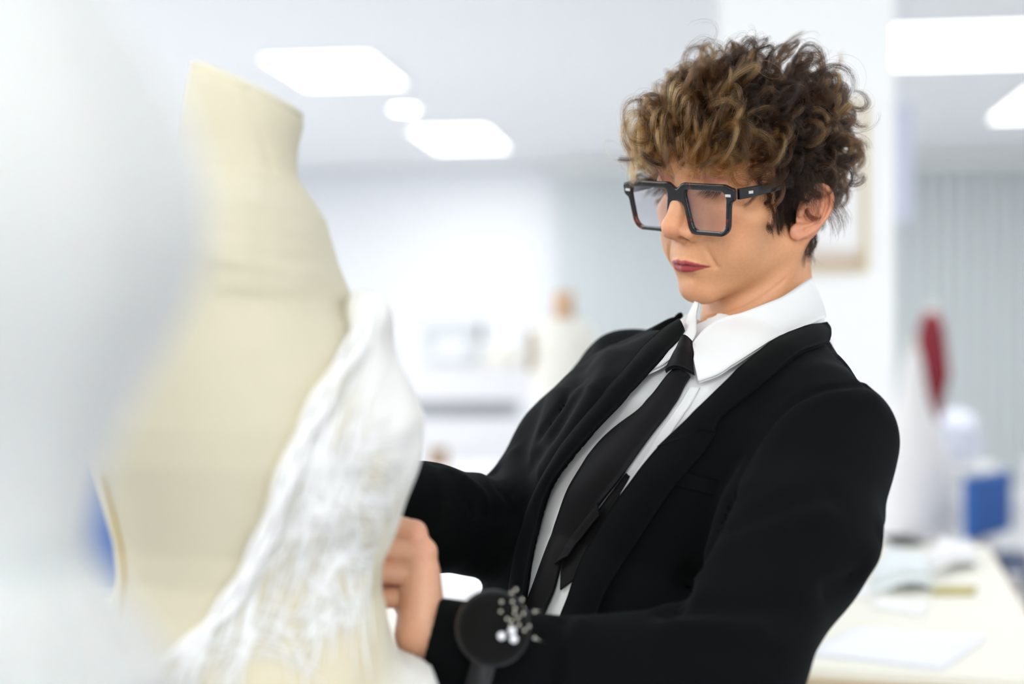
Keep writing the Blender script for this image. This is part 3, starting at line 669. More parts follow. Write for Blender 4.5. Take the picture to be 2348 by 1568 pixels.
def trousers_f(P):
    q = w2t(P); d = np.maximum(torso(P, .008), q[:, 2]+.36)
    for h, a in LEGS: d = smin(d, chain(P, [h, .52*h+.48*a+np.array([-.02, -.01, 0]), a+np.array([0, 0, .05])], [.095, .078, .072], .02), .03)
    return np.maximum(d, .035-P[:, 2])
V, Fc = surface(trousers_f, (-.26, .98, .0), (.46, 1.66, 1.2), .008, 6, 1); put('trousers', V, Fc, M_trouser, person)
for h, a in LEGS:
    fw = np.array([-.866, -.5, 0]); fw /= np.linalg.norm(fw)
    def shoe_f(P): return np.maximum(np.minimum(smin(cap_(P, tuple(a+np.array([0, 0, .04])-fw*.04), tuple(a+fw*.15+np.array([0, 0, .022])), .042, .030), cap_(P, tuple(a+np.array([0, 0, .05])), tuple(a+np.array([0, 0, .10])), .042, .040), .02), np.maximum(cap_(P, tuple(a-fw*.05), tuple(a+fw*.16), .045, .036), P[:, 2]-.014)), -P[:, 2]+.001)
    V, Fc = surface(shoe_f, tuple(a+np.array([-.28, -.2, -.01])), tuple(a+np.array([.14, .14, .17])), .005, 6, 1); put('shoe', V, Fc, M_shoe, person)

# wrist pin cushion
PC = P3(1132, 1440, 1.022); PN = np.array([.10, -.97, .22]); PN /= np.linalg.norm(PN)
PX = np.cross(PN, [0, 0, 1.0]); PX /= np.linalg.norm(PX); PY = np.cross(PN, PX); PM = np.stack([PX, PY, PN], 1)
M_plast = mat('black_gloss_plastic', (.01, .01, .011), .18); M_velvet = bump(mat('black_velvet', (.006, .0062, .0055), .95, 0, .1, Sheen_Weight=.06), 500, .3, .001)
M_pin = mat('steel_pin', (.6, .58, .5), .25, 1); M_pearl = mat('white_pin_head', (.86, .86, .9), .2)
def onpc(v): return PC+np.asarray(v)@PM.T
cush = thing('wrist_pincushion', 'round black pincushion strapped on the woman’s near wrist', 'pincushion', tuple(PC))
v, f = lathe([(.002, -.004), (.0272, -.004), (.0278, -.002), (.0272, .001), (.0255, .002), (.002, .002)], 48); put('base_plate', onpc(v), f, M_plast, cush)
v, f = lathe([(.0262*math.cos(t), .001+.014*math.sin(t)) for t in np.linspace(0, math.pi/2-.02, 14)], 48); put('cushion', onpc(v), f, M_velvet, cush)
ax = (nW-nF)/np.linalg.norm(nW-nF); tt = float((PC-nF)@ax); cc = nF+ax*tt; rr = .0425
e1 = PN-ax*PN.dot(ax); e1 /= np.linalg.norm(e1); e2 = np.cross(ax, e1)
loop = [cc+rr*(math.cos(t)*e1+math.sin(t)*e2) for t in np.linspace(0, 2*math.pi, 60)]
V = np.concatenate([[p+ax*s*.009+(p-cc)/np.linalg.norm(p-cc)*o for s, o in ((-1, 0), (1, 0), (1, .002), (-1, .002))] for p in loop])
put('strap', V, [(i*4+k, i*4+(k+1) % 4, i*4+4+(k+1) % 4, i*4+4+k) for i in range(59) for k in range(4)], M_plast, cush)
def pin(px, py, tx, ty, ln, white=False):
    """head at this sight line, shaft leaning back into the cushion"""
    D = np.array([(px-CX)/FPX, 1, -(py-CY)/FPX]); t = ((PC+PN*ln-np.array([0, 0, CAMZ]))@PN)/(D@PN); h = np.array([0, 0, CAMZ])+D*t
    q = (h-PC)@PM; foot = onpc((q[0]*.96-tx, q[1]*.96-ty, .006))
    o = thing('pin', 'white ball-headed pin stuck in the black wrist cushion' if white else 'small steel-headed pin stuck in the black wrist cushion', 'pin', tuple(foot), 0, 'white pins in the wrist cushion' if white else 'steel pins in the wrist cushion')
    v, f = sweep([foot, h], .00042, 6); put('shaft', v, f, M_pin, o)
    r = .0031 if white else .0014
    pr = [(max(1e-5, r*math.sin(t)), -r*math.cos(t)) for t in np.linspace(0, math.pi, 9)]; v, f = lathe(pr, 12); put('head', v@PM.T+h, f, M_pearl if white else M_pin, o)
for a in ((1183, 1352, .002, .004), (1173, 1360, .002, .004), (1150, 1380, 0, 0), (1175, 1380, 0, .002), (1148, 1402, 0, 0), (1181, 1395, 0, 0), (1180, 1406, 0, 0), (1163, 1419, 0, 0), (1174, 1423, 0, 0), (1188, 1417, 0, 0),
          (1171, 1433, 0, 0), (1190, 1433, 0, 0), (1213, 1436, .002, 0), (1203, 1445, .001, 0), (1200, 1407, .001, 0), (1226, 1402, .012, .002), (1226, 1463, .012, -.004), (1197, 1375, .002, .004)): pin(a[0], a[1], a[2], a[3], .024)
for x, y in ((1150, 1458), (1174, 1446), (1178, 1465)): pin(x, y, 0, 0, .021, True)
# ---- one continuous body
bv = np.concatenate([p[0] for p in skin_parts]); n0 = 0; bf = []
for p in skin_parts: bf.append(p[1]+n0); n0 += len(p[0])
body = put('body', bv, np.concatenate(bf), M_skin, person); vcol(body, 'Col', np.concatenate([p[2] for p in skin_parts]))

# ------------------------------------------------------------------ hair, brows, lashes
M_hair = bpy.data.materials.new('curly_hair'); M_hair.use_nodes = True
N, L = M_hair.node_tree.nodes, M_hair.node_tree.links; N.clear()
o_ = N.new('ShaderNodeOutputMaterial'); hb = N.new('ShaderNodeBsdfHairPrincipled'); hb.parametrization = 'COLOR'
hb.inputs['Roughness'].default_value = .32; hb.inputs['Radial Roughness'].default_value = .5; hb.inputs['IOR'].default_value = 1.3
ha = N.new('ShaderNodeAttribute'); ha.attribute_name = 'tint'; L.new(ha.outputs['Color'], hb.inputs['Color']); L.new(hb.outputs[0], o_.inputs[0])
def strands(name, S, rad, cols, parent):
    """S (n, k, 3) in world space; rad (k,) metres; cols (n, k, 3)"""
    n, k = S.shape[:2]; cu = bpy.data.hair_curves.new(name); cu.add_curves([k]*n)
    cu.attributes['position'].data.foreach_set('vector', S.astype(f32).ravel())
    a = cu.attributes.get('radius') or cu.attributes.new('radius', 'FLOAT', 'POINT'); a.data.foreach_set('value', np.tile(np.asarray(rad, f32), n))
    c = cu.attributes.new('tint', 'FLOAT_COLOR', 'POINT'); C4 = np.ones((n, k, 4), f32); C4[..., :3] = cols; c.data.foreach_set('color', C4.ravel())
    cu.materials.append(M_hair); o = bpy.data.objects.new(name, cu); COL.objects.link(o)
    o.parent = parent; o.matrix_parent_inverse = parent.matrix_world.inverted(); return o
hr = np.random.default_rng(21)
unit = lambda v: v/(np.linalg.norm(v, axis=-1, keepdims=True)+1e-9)
zl = np.interp(hq[:, 1], [-10, -6, -3, -1.9, -1.2, .2, 2.6, 4.0, 5.5, 7, 9], [-6.5, -6.8, -6.2, -4.5, .4, -2.4, -2.6, 1.2, 3.4, 4.6, 5.2])
msk = (hq[:, 2] > zl) & (ear_field(hq) > .25) & (hq[:, 2] > -7) & (hq[:, 1] < 9)
roots_all = hq[msk]
def spread(n, w=None):
    """n roots spaced apart over the scalp"""
    c = roots_all[hr.choice(len(roots_all), min(len(roots_all), n*14), replace=False)]; out = [c[0]]; d = np.linalg.norm(c-c[0], axis=1)
    for _ in range(n-1):
        i = d.argmax(); out.append(c[i]); d = np.minimum(d, np.linalg.norm(c-c[i], axis=1))
    return np.array(out)
def skull(P): return np.minimum(ell(P, (0, -.7, 3.5), (7.1, 9.0, 7.4)), ell(P, (0, 2.6, 2.8), (6.4, 6.5, 5.4)))
def locks(R, per, seed, loose=1.0, K=26, rho_k=1.0, spread_k=1.0):
    g = np.random.default_rng(seed); n = len(R); R = R.astype(f32)
    nr = unit(grad(skull, R, .05))
    cr = np.array([0, -3.0, 11.0]); t = R-cr; t = unit(t-nr*(t*nr).sum(1, keepdims=True))
    y, z, ax_ = R[:, 1], R[:, 2], np.abs(R[:, 0])
    top = np.clip((z-1.5)/4.5, 0, 1); front = np.clip((y-2)/4, 0, 1)*np.clip((z-2)/3, 0, 1); nape = np.clip((-2.5-z)/2.5, 0, 1)*(y < -.8); burn = ((y > -.9) & (z < 1.2) & (y < 3)).astype(float)
    low = np.clip((2.5-z)/4, 0, 1)
    t = unit(t+front[:, None]*np.array([0, .5, -.75])+g.normal(size=(n, 3))*.35*(1-nape[:, None])*(1-burn[:, None]*.7))
    t = t*(1-burn[:, None])+burn[:, None]*unit(np.array([.0, -.25, -1.0])+g.normal(size=(n, 3))*.12); t = t*(1-nape[:, None])+nape[:, None]*unit(np.array([0, .25, -1.0])+g.normal(size=(n, 3))*.15)
    lift = (2.1*top+1.3*(1-top)-.35*front)*g.uniform(.55, 1.25, n)*(1-.86*nape)*(1-.9*burn)*loose*(1-.35*low*(y > -3))
    ext = (2.4+.7*front)*g.uniform(.7, 1.3, n)*(1-.55*nape)*(1-.45*burn)*loose
    rho = (1.0*top+.55*(1-top))*g.uniform(.6, 1.3, n)*(1-.8*nape)*(1-.85*burn)*rho_k*(1+.3*front)
    turns = (1+.25*front)*g.uniform(1.1, 1.9, n)*(1-.6*nape)*(1-.5*burn); ph = g.uniform(0, 6.28, n); sg = g.choice([-1, 1], n)
    s = np.linspace(0, 1, K)[None, :, None]
    e1 = unit(np.cross(t, g.normal(size=(n, 3))*.5+nr)); e2 = unit(np.cross(t, e1)); mixd = g.uniform(.2, 1.0, n)
    def make(ph, rho, ext, lift, turns):
        c = R[:, None]+nr[:, None]*(lift[:, None, None]*np.sin(np.minimum(1, s*1.5)*math.pi/2))+t[:, None]*ext[:, None, None]*s
        c = c-np.array([0, 0, 1.0])*(s*s)*(.9-top*.4+.35*front)[:, None, None]
        w = 2*math.pi*turns[:, None, None]*s*sg[:, None, None]+ph[:, None, None]; am = rho[:, None, None]*np.minimum(1, s*2.2)
        a = nr[:, None]*mixd[:, None, None]+e1[:, None]*(1-mixd)[:, None, None]; a = a/np.linalg.norm(a, axis=2, keepdims=True)
        return c+am*(np.cos(w)-np.cos(ph)[:, None, None]*(1-s)**2)*a+am*np.sin(w)*(t*.75+e2*.5)[:, None]
    S = []
    for k in range(per):
        jit = .10*spread_k
        P = make(ph+g.normal(0, .16*spread_k, n), rho*(1+g.normal(0, .16*spread_k, n)), ext*(1+g.normal(0, .10*spread_k, n)), lift*(1+g.normal(0, .12*spread_k, n)), turns*(1+g.normal(0, .05*spread_k, n)))
        off = g.normal(size=(n, 3))*(.30*spread_k*(1-.5*nape-.2*burn))[:, None]
        wob = g.normal(size=(n, 3))[:, None]*np.sin(s*g.uniform(6, 14, n)[:, None, None]+g.uniform(0, 6, n)[:, None, None])*.05*s
        P = P+off[:, None]*(1-.55*s)*np.minimum(1, .35+s*3)+wob; S.append(P)
    S = np.stack(S, 1)                                            # n, per, K, 3
    gold = np.clip(g.normal(.02+.42*front+.34*top*np.clip((y+2.5)/7, 0, 1), .34, n), 0, 1)*(1-.9*low*(1-front))*(1-burn)*(1-nape)
    gold = gold[:, None]*np.clip(1+g.normal(0, .25, (n, per)), .2, 1.5)
    sr = np.linspace(0, 1, K)[None, None, :, None]; f = np.clip(gold[..., None, None]*np.clip((sr-.12)/.45, 0, 1), 0, 1)
    dark, mid, blond = np.array([.0055, .003, .0022]), np.array([.036, .015, .006]), np.array([.26, .125, .036])
    cols = np.where(f < .5, dark*(1-2*f)+mid*2*f, mid*(2-2*f)+blond*(2*f-1))*np.clip(1+g.normal(0, .2, (n, per, 1, 1)), .5, 1.6)
    P = S.reshape(-1, 3).astype(f32); d = skull(P); m = d < .12
    if m.any():
        gg = unit(grad(skull, P[m], .05)); P[m] = P[m]+gg*(.12-d[m]+.05)[:, None]
    S = P.reshape(n*per, K, 3); cols = np.broadcast_to(cols, (n, per, K, 3)).reshape(n*per, K, 3)
    return h2w(S), cols
RT = spread(500); FR = roots_all[(roots_all[:, 1] > 5.2) & (roots_all[:, 2] < 8)]; RT = np.concatenate([RT, FR[hr.choice(len(FR), 46)]])
rad = np.interp(np.linspace(0, 1, 26), [0, .7, 1], [.000062, .00006, .00002])
S1, C1 = locks(RT, 54, 5, spread_k=.48, rho_k=1.18)
S0, C0 = locks(RT, 9, 5, spread_k=1.15, rho_k=1.18); S1 = np.concatenate([S1, S0]); C1 = np.concatenate([C1, C0])
hair = props(strands('hair', S1, rad, C1, person), 'short curly hair, dark brown with golden tips', kind='stuff')
up = RT[(RT[:, 2] > 3)]
S2, C2 = locks(up[hr.choice(len(up), 170)]+hr.normal(0, .15, (170, 3)), 5, 9, 1.25, 34, 1.35, .35)
props(strands('stray_curl', S2, np.interp(np.linspace(0, 1, 34), [0, .8, 1], [.00006, .00005, .00002]), C2, person), kind='stuff')
low = roots_all[(roots_all[:, 2] < 2.5)]
S3, C3 = locks(low[hr.choice(len(low), 2600)], 2, 12, .75, 16, .5, 1.0)
props(strands('nape_hair', S3, np.interp(np.linspace(0, 1, 16), [0, .7, 1], [.00006, .00005, .00002]), C3, person), kind='stuff')
for reg, m_ in (((hq[:, 1] > -1.0) & (hq[:, 1] < 2.7) & (hq[:, 2] > -3.2) & (hq[:, 2] < 1.5), 2200), ((hq[:, 1] < -1.6) & (hq[:, 1] > -7) & (hq[:, 2] > -7.2) & (hq[:, 2] < -1.5), 2600)):
    rr_ = hq[reg & (ear_field(hq) > .2)]; R = rr_[hr.choice(len(rr_), m_)].astype(f32); nn = unit(grad(skull, R, .05)); cl = R@np.array([[7.0, 3.0, 5.0]]).T
    T_ = unit(np.array([0, -.35, -1.0])+.25*np.concatenate([np.zeros_like(cl), np.sin(cl*.5), 0*cl], 1)+hr.normal(0, .13, (m_, 3))); T_ = unit(T_-nn*(T_*nn).sum(1, keepdims=True)+nn*.22)
    sp = np.linspace(0, 1, 12)[None, :, None]; ln = hr.uniform(1.2, 2.4, m_)[:, None, None]
    S = R[:, None]+nn[:, None]*.05+T_[:, None]*sp*ln+nn[:, None]*.55*np.sin(sp*2.4)+.16*np.sin(sp*5+cl[:, None]*.9)*np.array([.2, 1, .2])
    props(strands('side_hair', h2w(S), np.interp(np.linspace(0, 1, 12), [0, .7, 1], [.00006, .00005, .00002]), np.array([.0075, .0042, .003])*hr.uniform(.5, 2.2, (m_, 1, 1))*np.ones((1, 12, 1)), person), kind='stuff')
rr_ = hq[(hq[:, 1] < -3.0) & (hq[:, 1] > -9) & (hq[:, 2] > -5.5) & (hq[:, 2] < 1.5)]; R = rr_[hr.choice(len(rr_), 3000)].astype(f32); nn = unit(grad(skull, R, .05)); cl = R@np.array([[6.0, 3.0, 4.0]]).T
T_ = unit(np.array([0, .12, -1.0])+nn*.25+.3*np.concatenate([np.sin(cl*.7), np.sin(cl*.5), 0*cl], 1)+hr.normal(0, .12, (3000, 3)))
sp = np.linspace(0, 1, 16)[None, :, None]; ln = hr.uniform(1.6, 3.1, 3000)[:, None, None]*np.clip((R[:, 2]+9)/8, .5, 1)[:, None, None]
S = R[:, None]+nn[:, None]*.1+T_[:, None]*sp*ln+nn[:, None]*1.3*np.clip((R[:, 2]+7)/6, .2, 1)[:, None, None]*np.sin(np.minimum(sp*2.2, 2.2))+.5*np.sin(sp*6+cl[:, None]*.8)*sp*np.array([.9, .9, .3])
props(strands('nape_hair', h2w(S), np.interp(np.linspace(0, 1, 16), [0, .7, 1], [.00006, .00005, .00002]), np.array([.0075, .0042, .003])*hr.uniform(.5, 2.6, (3000, 1, 1))*np.ones((1, 16, 1)), person), kind='stuff')
rr_ = hq[(hq[:, 1] > -1.6) & (hq[:, 1] < 1.4) & (hq[:, 2] > .6) & (hq[:, 2] < 3.2)]; R = rr_[hr.choice(len(rr_), 900)].astype(f32); nn = unit(grad(skull, R, .05)); cl = R@np.array([[7.0, 3.0, 5.0]]).T
T_ = unit(np.array([0, -.1, -1.0])+nn*.3+.25*np.concatenate([np.zeros_like(cl), np.sin(cl*.6), 0*cl], 1)+hr.normal(0, .10, (900, 3)))
sp = np.linspace(0, 1, 16)[None, :, None]; ln = hr.uniform(2.2, 3.6, 900)[:, None, None]
S = R[:, None]+nn[:, None]*.1+T_[:, None]*sp*ln+nn[:, None]*.9*np.sin(np.minimum(sp*2.6, 1.9))+.25*np.sin(sp*7+cl[:, None]*.8)*np.array([.3, 1, .2])
props(strands('side_hair', h2w(S), np.interp(np.linspace(0, 1, 16), [0, .7, 1], [.00006, .00005, .00002]), np.array([.0075, .0042, .003])*hr.uniform(.5, 2.4, (900, 1, 1))*np.ones((1, 16, 1)), person), kind='stuff')
def on_face(Q):
    for _ in range(6):
        Q = Q.astype(f32); d = head_field(Q); g = grad(head_field, Q, .03); Q = Q-(d/np.maximum((g*g).sum(1), .2))[:, None]*g
    return Q
for s_ in (-1, 1):
    n = 260; u = hr.uniform(0, 1, n); arc = smooth_poly([(1.35, 9.6, 2.0), (2.6, 9.4, 2.55), (3.7, 8.8, 2.8), (5.1, 7.5, 2.3)], 30, 2)
    B = np.stack([np.interp(u, np.linspace(0, 1, 30), arc[:, k]) for k in range(3)], 1); B[:, 2] += hr.normal(0, .16, n)*(1.1-u*.8); B = on_face(B)
    T_ = unit(np.stack([np.full(n, .9), -.25-.3*u, .55-.9*u], 1)+hr.normal(0, .15, (n, 3))); nn = unit(grad(head_field, B.astype(f32), .05))
    sp = np.linspace(0, 1, 7)[None, :, None]; S = B[:, None]+T_[:, None]*sp*hr.uniform(.4, .75, n)[:, None, None]+nn[:, None]*(.02+.12*sp*(1-sp)*2)
    S[..., 0] *= s_; strands('eyebrow', h2w(S), np.linspace(.00006, .00002, 7), np.broadcast_to(np.array([.022, .013, .009]), S.shape), person)
    n = 95; x = np.linspace(2.0, 4.7, n)+hr.normal(0, .02, n); zz = .10-.26*np.sin((x-2.0)/2.7*math.pi); B = on_face(np.stack([x, np.full(n, 8.4), zz], 1))
    sp = np.linspace(0, 1, 9)[None, :, None]; ln = (1.1+.4*(x-2.0)/2.7)*hr.uniform(.75, 1.15, n)
    D1 = unit(np.stack([(x-3.2)*.3, np.full(n, .62), np.full(n, -.85)], 1)+hr.normal(0, .10, (n, 3)))
    S = B[:, None]+ln[:, None, None]*(D1[:, None]*sp+np.array([0, .16, .26])*sp*sp); S[..., 0] *= s_
    strands('eyelash', h2w(S), np.linspace(.00011, .00002, 9), np.broadcast_to(np.array([.004, .004, .005]), S.shape), person)

# ------------------------------------------------------------------ the dress form in front, and the lace dress on it
FY = .985
FROWS = [(400, 412, 664), (430, 400, 694), (465, 392, 722), (500, 385, 742), (600, 350, 770), (700, 315, 812), (745, 295, 852), (800, 275, 884), (880, 245, 926), (960, 226, 956), (1040, 228, 952), (1130, 250, 924), (1230, 274, 886), (1300, 283, 862),
         (1360, 278, 852), (1440, 262, 872), (1568, 232, 922), (1700, 205, 965), (1850, 185, 990), (1960, 182, 995)]
FZ = np.array([CAMZ-(r[0]-CY)/FPX*FY for r in FROWS])[::-1]
FXC = np.array([((r[1]+r[2])/2-CX)/FPX*FY for r in FROWS])[::-1]; FHX = np.array([(r[2]-r[1])/2/FPX*FY for r in FROWS])[::-1]
FHY = np.array([.046, .062, .085, .112, .132, .134, .136, .138, .138, .136, .130, .118, .104, .100, .104, .118, .140, .152, .158, .158])[::-1]
fn0, fn1 = P3(528, 440, FY), P3(572, 205, FY); fc = P3(566, 214, FY)
fcn = np.array([115., 0, 250.]); fcn /= np.linalg.norm(fcn)
SEAM = np.array([P3(x, y, FY) for x, y in ((548, 190), (590, 330), (622, 450), (632, 620), (612, 800), (640, 950), (600, 1200), (560, 1400))])
def dress_form_f(P):
    z = np.clip(P[:, 2], FZ[0], FZ[-1]); c = np.interp(z, FZ, FXC); a = np.interp(z, FZ, FHX); b = np.interp(z, FZ, FHY)
    u, v = (P[:, 0]-c)/a, (P[:, 1]-FY)/b; k0 = np.sqrt(u*u+v*v); k1 = np.sqrt((u/a)**2+(v/b)**2)
    d = k0*(k0-1)/np.maximum(k1, 1e-3)
    d = smax(d, P[:, 2]-FZ[-1], .02); d = smax(d, FZ[0]-P[:, 2], .02)
    q = P.copy(); q[:, 1] = FY+(P[:, 1]-FY)*.85
    n = cap_(q, fn0, fn1, .0385, .0415); n = smax(n, (P-fc.astype(f32))@fcn.astype(f32), .004)
    d = smin(d, n, .022)
    near = (P[:, 1] < FY)
    f2 = P*A(1, 0, 1)
    for x0, y0, x1, y1, h in ((545, 520, 680, 528, .004), (548, 566, 690, 574, .0045), (540, 606, 705, 626, .006), (550, 655, 700, 662, .004)):
        p0, p1 = P3(x0, y0, .9), P3(x1, y1, .9); p0[1] = p1[1] = 0
        d = d-near*h*np.exp(-(cap_(f2, tuple(p0), tuple(p1), 0)/.006)**2)
    sm = SEAM.copy(); sm[:, 1] = 0
    d = d+near*.0009*np.exp(-(chain(f2, sm*.93+np.array([0, 0, CAMZ*.07]), [0]*len(sm))/.0018)**2)
    return d.astype(f32)
M_form = bump(mat('cream_form_jersey', (.62, .575, .43), .85, 0, .2, Sheen_Weight=.15), 700, .12, .0006, 2)
M_cord = mat('ochre_seam_cord', (.52, .38, .13), .8); M_cap = mat('cream_neck_cap', (.66, .615, .475), .7)
M_pole = mat('brushed_steel', (.6, .6, .62), .35, 1)
form = thing('dress_form', 'large cream dress form wearing the white lace dress, in front of the woman', 'dress form', (fn0[0], FY, 0))
V, Fc = surface(dress_form_f, (-.34, .78, .96), (-.02, 1.19, 1.56), .0036, 6, 2); put('torso', V, Fc, M_form, form)
ct = [(r, 0) for r in (.001, .040)]
v, f = lathe([(.001, -.001), (.0395, -.001), (.0405, .0015), (.039, .004), (.001, .0045)], 40)
zx = np.cross([0, 1.0, 0], fcn); v = fc+v[:, :1]*zx*1.04+v[:, 1:2]*np.array([0, 1.12, 0])+v[:, 2:]*fcn; put('neck_cap', v, f, M_cap, form)
def over(f_, d): return lambda P: f_(P)-d
cpath = hit(dress_form_f, smooth_poly([(243, 1090), (262, 1180), (282, 1270), (290, 1330), (284, 1420), (276, 1500), (272, 1568)], 40, 3), .7, 1.2)
v, f = sweep(cpath, .0022, 8); put('seam_cord', v, f, M_cord, form)
v, f = sweep([(fn0[0]-.02, FY, .05), (fn0[0]-.02, FY, 1.0)], .014, 14); put('pole', v, f, M_pole, form)
for k in range(4):
    a = math.pi/4+k*math.pi/2; c = np.array([fn0[0]-.02, FY, .06]); e = np.array([math.cos(a), math.sin(a), 0])
    v, f = sweep([c, c+e*.08, c+e*.19-np.array([0, 0, .048])], [.011, .010, .009], 8); put('leg', v, f, M_pole, form)

# the dress
EDGE = np.array([(845, 640), (832, 680), (800, 790), (735, 880), (655, 1050), (592, 1230), (505, 1390), (400, 1495), (280, 1568), (100, 1650), (-200, 1750)], float)
EZ = np.array([CAMZ-(y-CY)/FPX*.90 for x, y in EDGE])[::-1]; EX = np.array([(x-CX)/FPX*.90 for x, y in EDGE])[::-1]
def skirt_f(P):
    z = np.clip(P[:, 2], .02, 1.12); a = np.interp(z, [.02, .5, .95, 1.06, 1.12], [.20, .185, .168, .145, .12]); c = np.interp(z, [.02, .95, 1.12], [-.20, -.185, -.175])
    th = np.arctan2(P[:, 1]-FY, P[:, 0]-c); a = a*(1+.035*np.sin(th*13)*np.clip((1.1-z)*4, 0, 1))
    d = (np.hypot(P[:, 0]-c, (P[:, 1]-FY)*.97)-a)*.9
    return np.maximum(np.maximum(d, P[:, 2]-1.12), .006-P[:, 2])
sl0, sl1 = P3(846, 714, .93), P3(852, 724, 1.04)
def dress_f(P):
    d = dress_form_f(P)-.005+ripple(P, 8, 5, .05, .0012)
    eb = np.interp(P[:, 2], EZ, EX)
    d = smax(d, eb-P[:, 0], .003); d = np.maximum(d, P[:, 2]-(CAMZ-(690-CY)/FPX*FY))
    d = smin(d, cap_(P, sl0, sl1, .0135, .0145), .025)
    sk = skirt_f(P); sk = np.maximum(sk, -(sk+.016))
    return smin(d, np.maximum(sk, eb-P[:, 0]), .012).astype(f32)
M_dress = mat('ivory_tulle', (.85, .83, .76), .7, 0, .3, Subsurface_Weight=.1, Subsurface_Scale=.01)
N, L, b = nodes(M_dress); at = N.new('ShaderNodeVertexColor'); at.layer_name = 'Col'; L.new(at.outputs[0], b.inputs['Base Color'])
M_lace = mat('white_lace_thread', (.90, .90, .885), .7)
dress = thing('lace_dress', 'white lace dress with an open cream side, draped on the large dress form', 'dress', (fn0[0], FY, 0))
V, Fc = surface(dress_f, (-.48, .70, -.01), (.08, 1.27, 1.40), .0046, 6, 2)
o = put('bodice', V, Fc, M_dress, dress)
xb = np.interp(V[:, 2], np.array([CAMZ-(y-CY)/FPX*.95 for y in (1568, 1400, 1300, 1100, 950, 850, 690)]), np.array([(x-CX)/FPX*.95 for x in (900, 900, 890, 905, 850, 815, 800)]))
w = np.clip((V[:, 0]-xb)/.02+.5, 0, 1); w = np.maximum(w, np.clip((1.02-V[:, 2])/.06, 0, 1))[:, None]
vcol(o, 'Col', np.array([.68, .62, .46])*(1-w)+np.array([.87, .865, .83])*w)
lr = np.random.default_rng(4); parts = []
def lace(x, y, ang, n, bend, wob, r0, step=14):
    pts = []
    for i in range(n):
        pts.append((x, y)); ang += bend+lr.normal(0, wob); x += step*math.cos(ang); y += step*math.sin(ang)
        ex = np.interp(y, EDGE[:, 1], EDGE[:, 0])
        if x < ex-6 or y > 1640 or x > np.interp(y, [r[0] for r in FROWS], [r[2] for r in FROWS])-4: break
    if len(pts) < 5: return
    pts = smooth_poly(pts, max(8, len(pts)), 2); X = hit(dress_f, pts, .80, 1.10, 64)
    g = np.linalg.norm(np.diff(X, axis=0), axis=1)
    if g.max() > .03: return
    X = X+np.array([0, -1, 0.])*np.linspace(.001, .0035, len(X))[:, None]
    parts.append(sweep(X, r0*np.interp(np.linspace(0, 1, len(X)), [0, .2, .8, 1], [.5, 1, .9, .3]), 5))
def frond(x, y, ang, n, bend, m, gap, r0):            # a feathery bunch of threads side by side
    for j in range(m):
        o = (j-m/2)*gap+lr.normal(0, 2); s_ = lr.uniform(0, 40)
        lace(x-o*math.sin(ang)+s_*math.cos(ang), y+o*math.cos(ang)+s_*math.sin(ang), ang+lr.normal(0, .05)+.02*(j-m/2), int(n*lr.uniform(.6, 1.1)), bend*lr.uniform(.7, 1.3), .018, r0*lr.uniform(.6, 1.3))
for k in range(38):                                   # along the open edge, down to the left
    y = lr.uniform(740, 1480); ex = np.interp(y, EDGE[:, 1], EDGE[:, 0]); x = ex+abs(lr.normal(0, 75))+6
    frond(x, y, math.radians(lr.normal(111, 7)), lr.uniform(14, 32), lr.normal(0, .010), int(lr.uniform(3, 7)), 7, .0007)
for k in range(44):                                   # fans of arcs across the side
    y = lr.uniform(1010, 1580); ex = np.interp(y, EDGE[:, 1], EDGE[:, 0]); x = lr.uniform(ex+20, min(895, ex+350))
    frond(x, y, math.radians(lr.choice([15, 150, 50])+lr.normal(0, 16)), lr.uniform(10, 20), lr.choice([-1, 1])*lr.uniform(.03, .10), int(lr.uniform(3, 7)), 10, .0006)
for k in range(24):
    y = lr.uniform(880, 1340); x = lr.uniform(730, 910); frond(x, y, math.radians(lr.normal(99, 9)), lr.uniform(10, 24), lr.normal(0, .015), int(lr.uniform(3, 6)), 8, .0006)
props(put('lace_strand', *join(parts), M_lace, dress), 'loose white lace strands', kind='stuff')
EP = hit(dress_f, smooth_poly(EDGE[1:9]+np.array([4, 0]), 60, 2), .75, 1.15)
for k in range(3):
    X = EP+np.array([.004*k, -.003-.001*k, 0])+np.stack([.0012*np.sin(np.arange(60)*.7+k*2), np.zeros(60), .001*np.cos(np.arange(60)*.9+k)], 1)
    put('edge_trim', *sweep(X, .0022, 6), M_lace, dress)

# white gown right in front of the lens, at the left
GY = .42
GR = [(-260, -260, 120), (-120, -190, 200), (0, -290, 262), (150, -385, 372), (300, -430, 445), (430, -445, 476), (560, -440, 474), (700, -420, 432), (820, -385, 368), (950, -330, 292), (1080, -270, 236), (1200, -225, 206), (1300, -200, 198), (1420, -200, 212), (1568, -215, 232), (1700, -230, 250), (1760, -230, 250)]
GZ = np.array([CAMZ-(r[0]-CY)/FPX*GY for r in GR])[::-1]; GXC = np.array([((r[1]+r[2])/2-CX)/FPX*GY for r in GR])[::-1]; GHX = np.array([(r[2]-r[1])/2/FPX*GY for r in GR])[::-1]
def sleeve_f(P):
    z = np.clip(P[:, 2], GZ[0], GZ[-1]); c = np.interp(z, GZ, GXC); a = np.interp(z, GZ, GHX)
    th = np.arctan2(P[:, 1]-GY, P[:, 0]-c)
    d = np.hypot(P[:, 0]-c, (P[:, 1]-GY))-a*(1+.012*np.sin(th*9+z*20))
    d = smax(smax(d*.8, P[:, 2]-GZ[-1], .02), GZ[0]-P[:, 2], .004)
    return smin(d, cap_(P, (-.195, .435, 1.455), (-.31, .51, 1.425), .045, .06), .04).astype(f32)
M_gown = mat('white_satin', (.50, .515, .50), .55, 0, .3, Sheen_Weight=.7, Sheen_Roughness=.6, Subsurface_Weight=.3, Subsurface_Scale=.03)
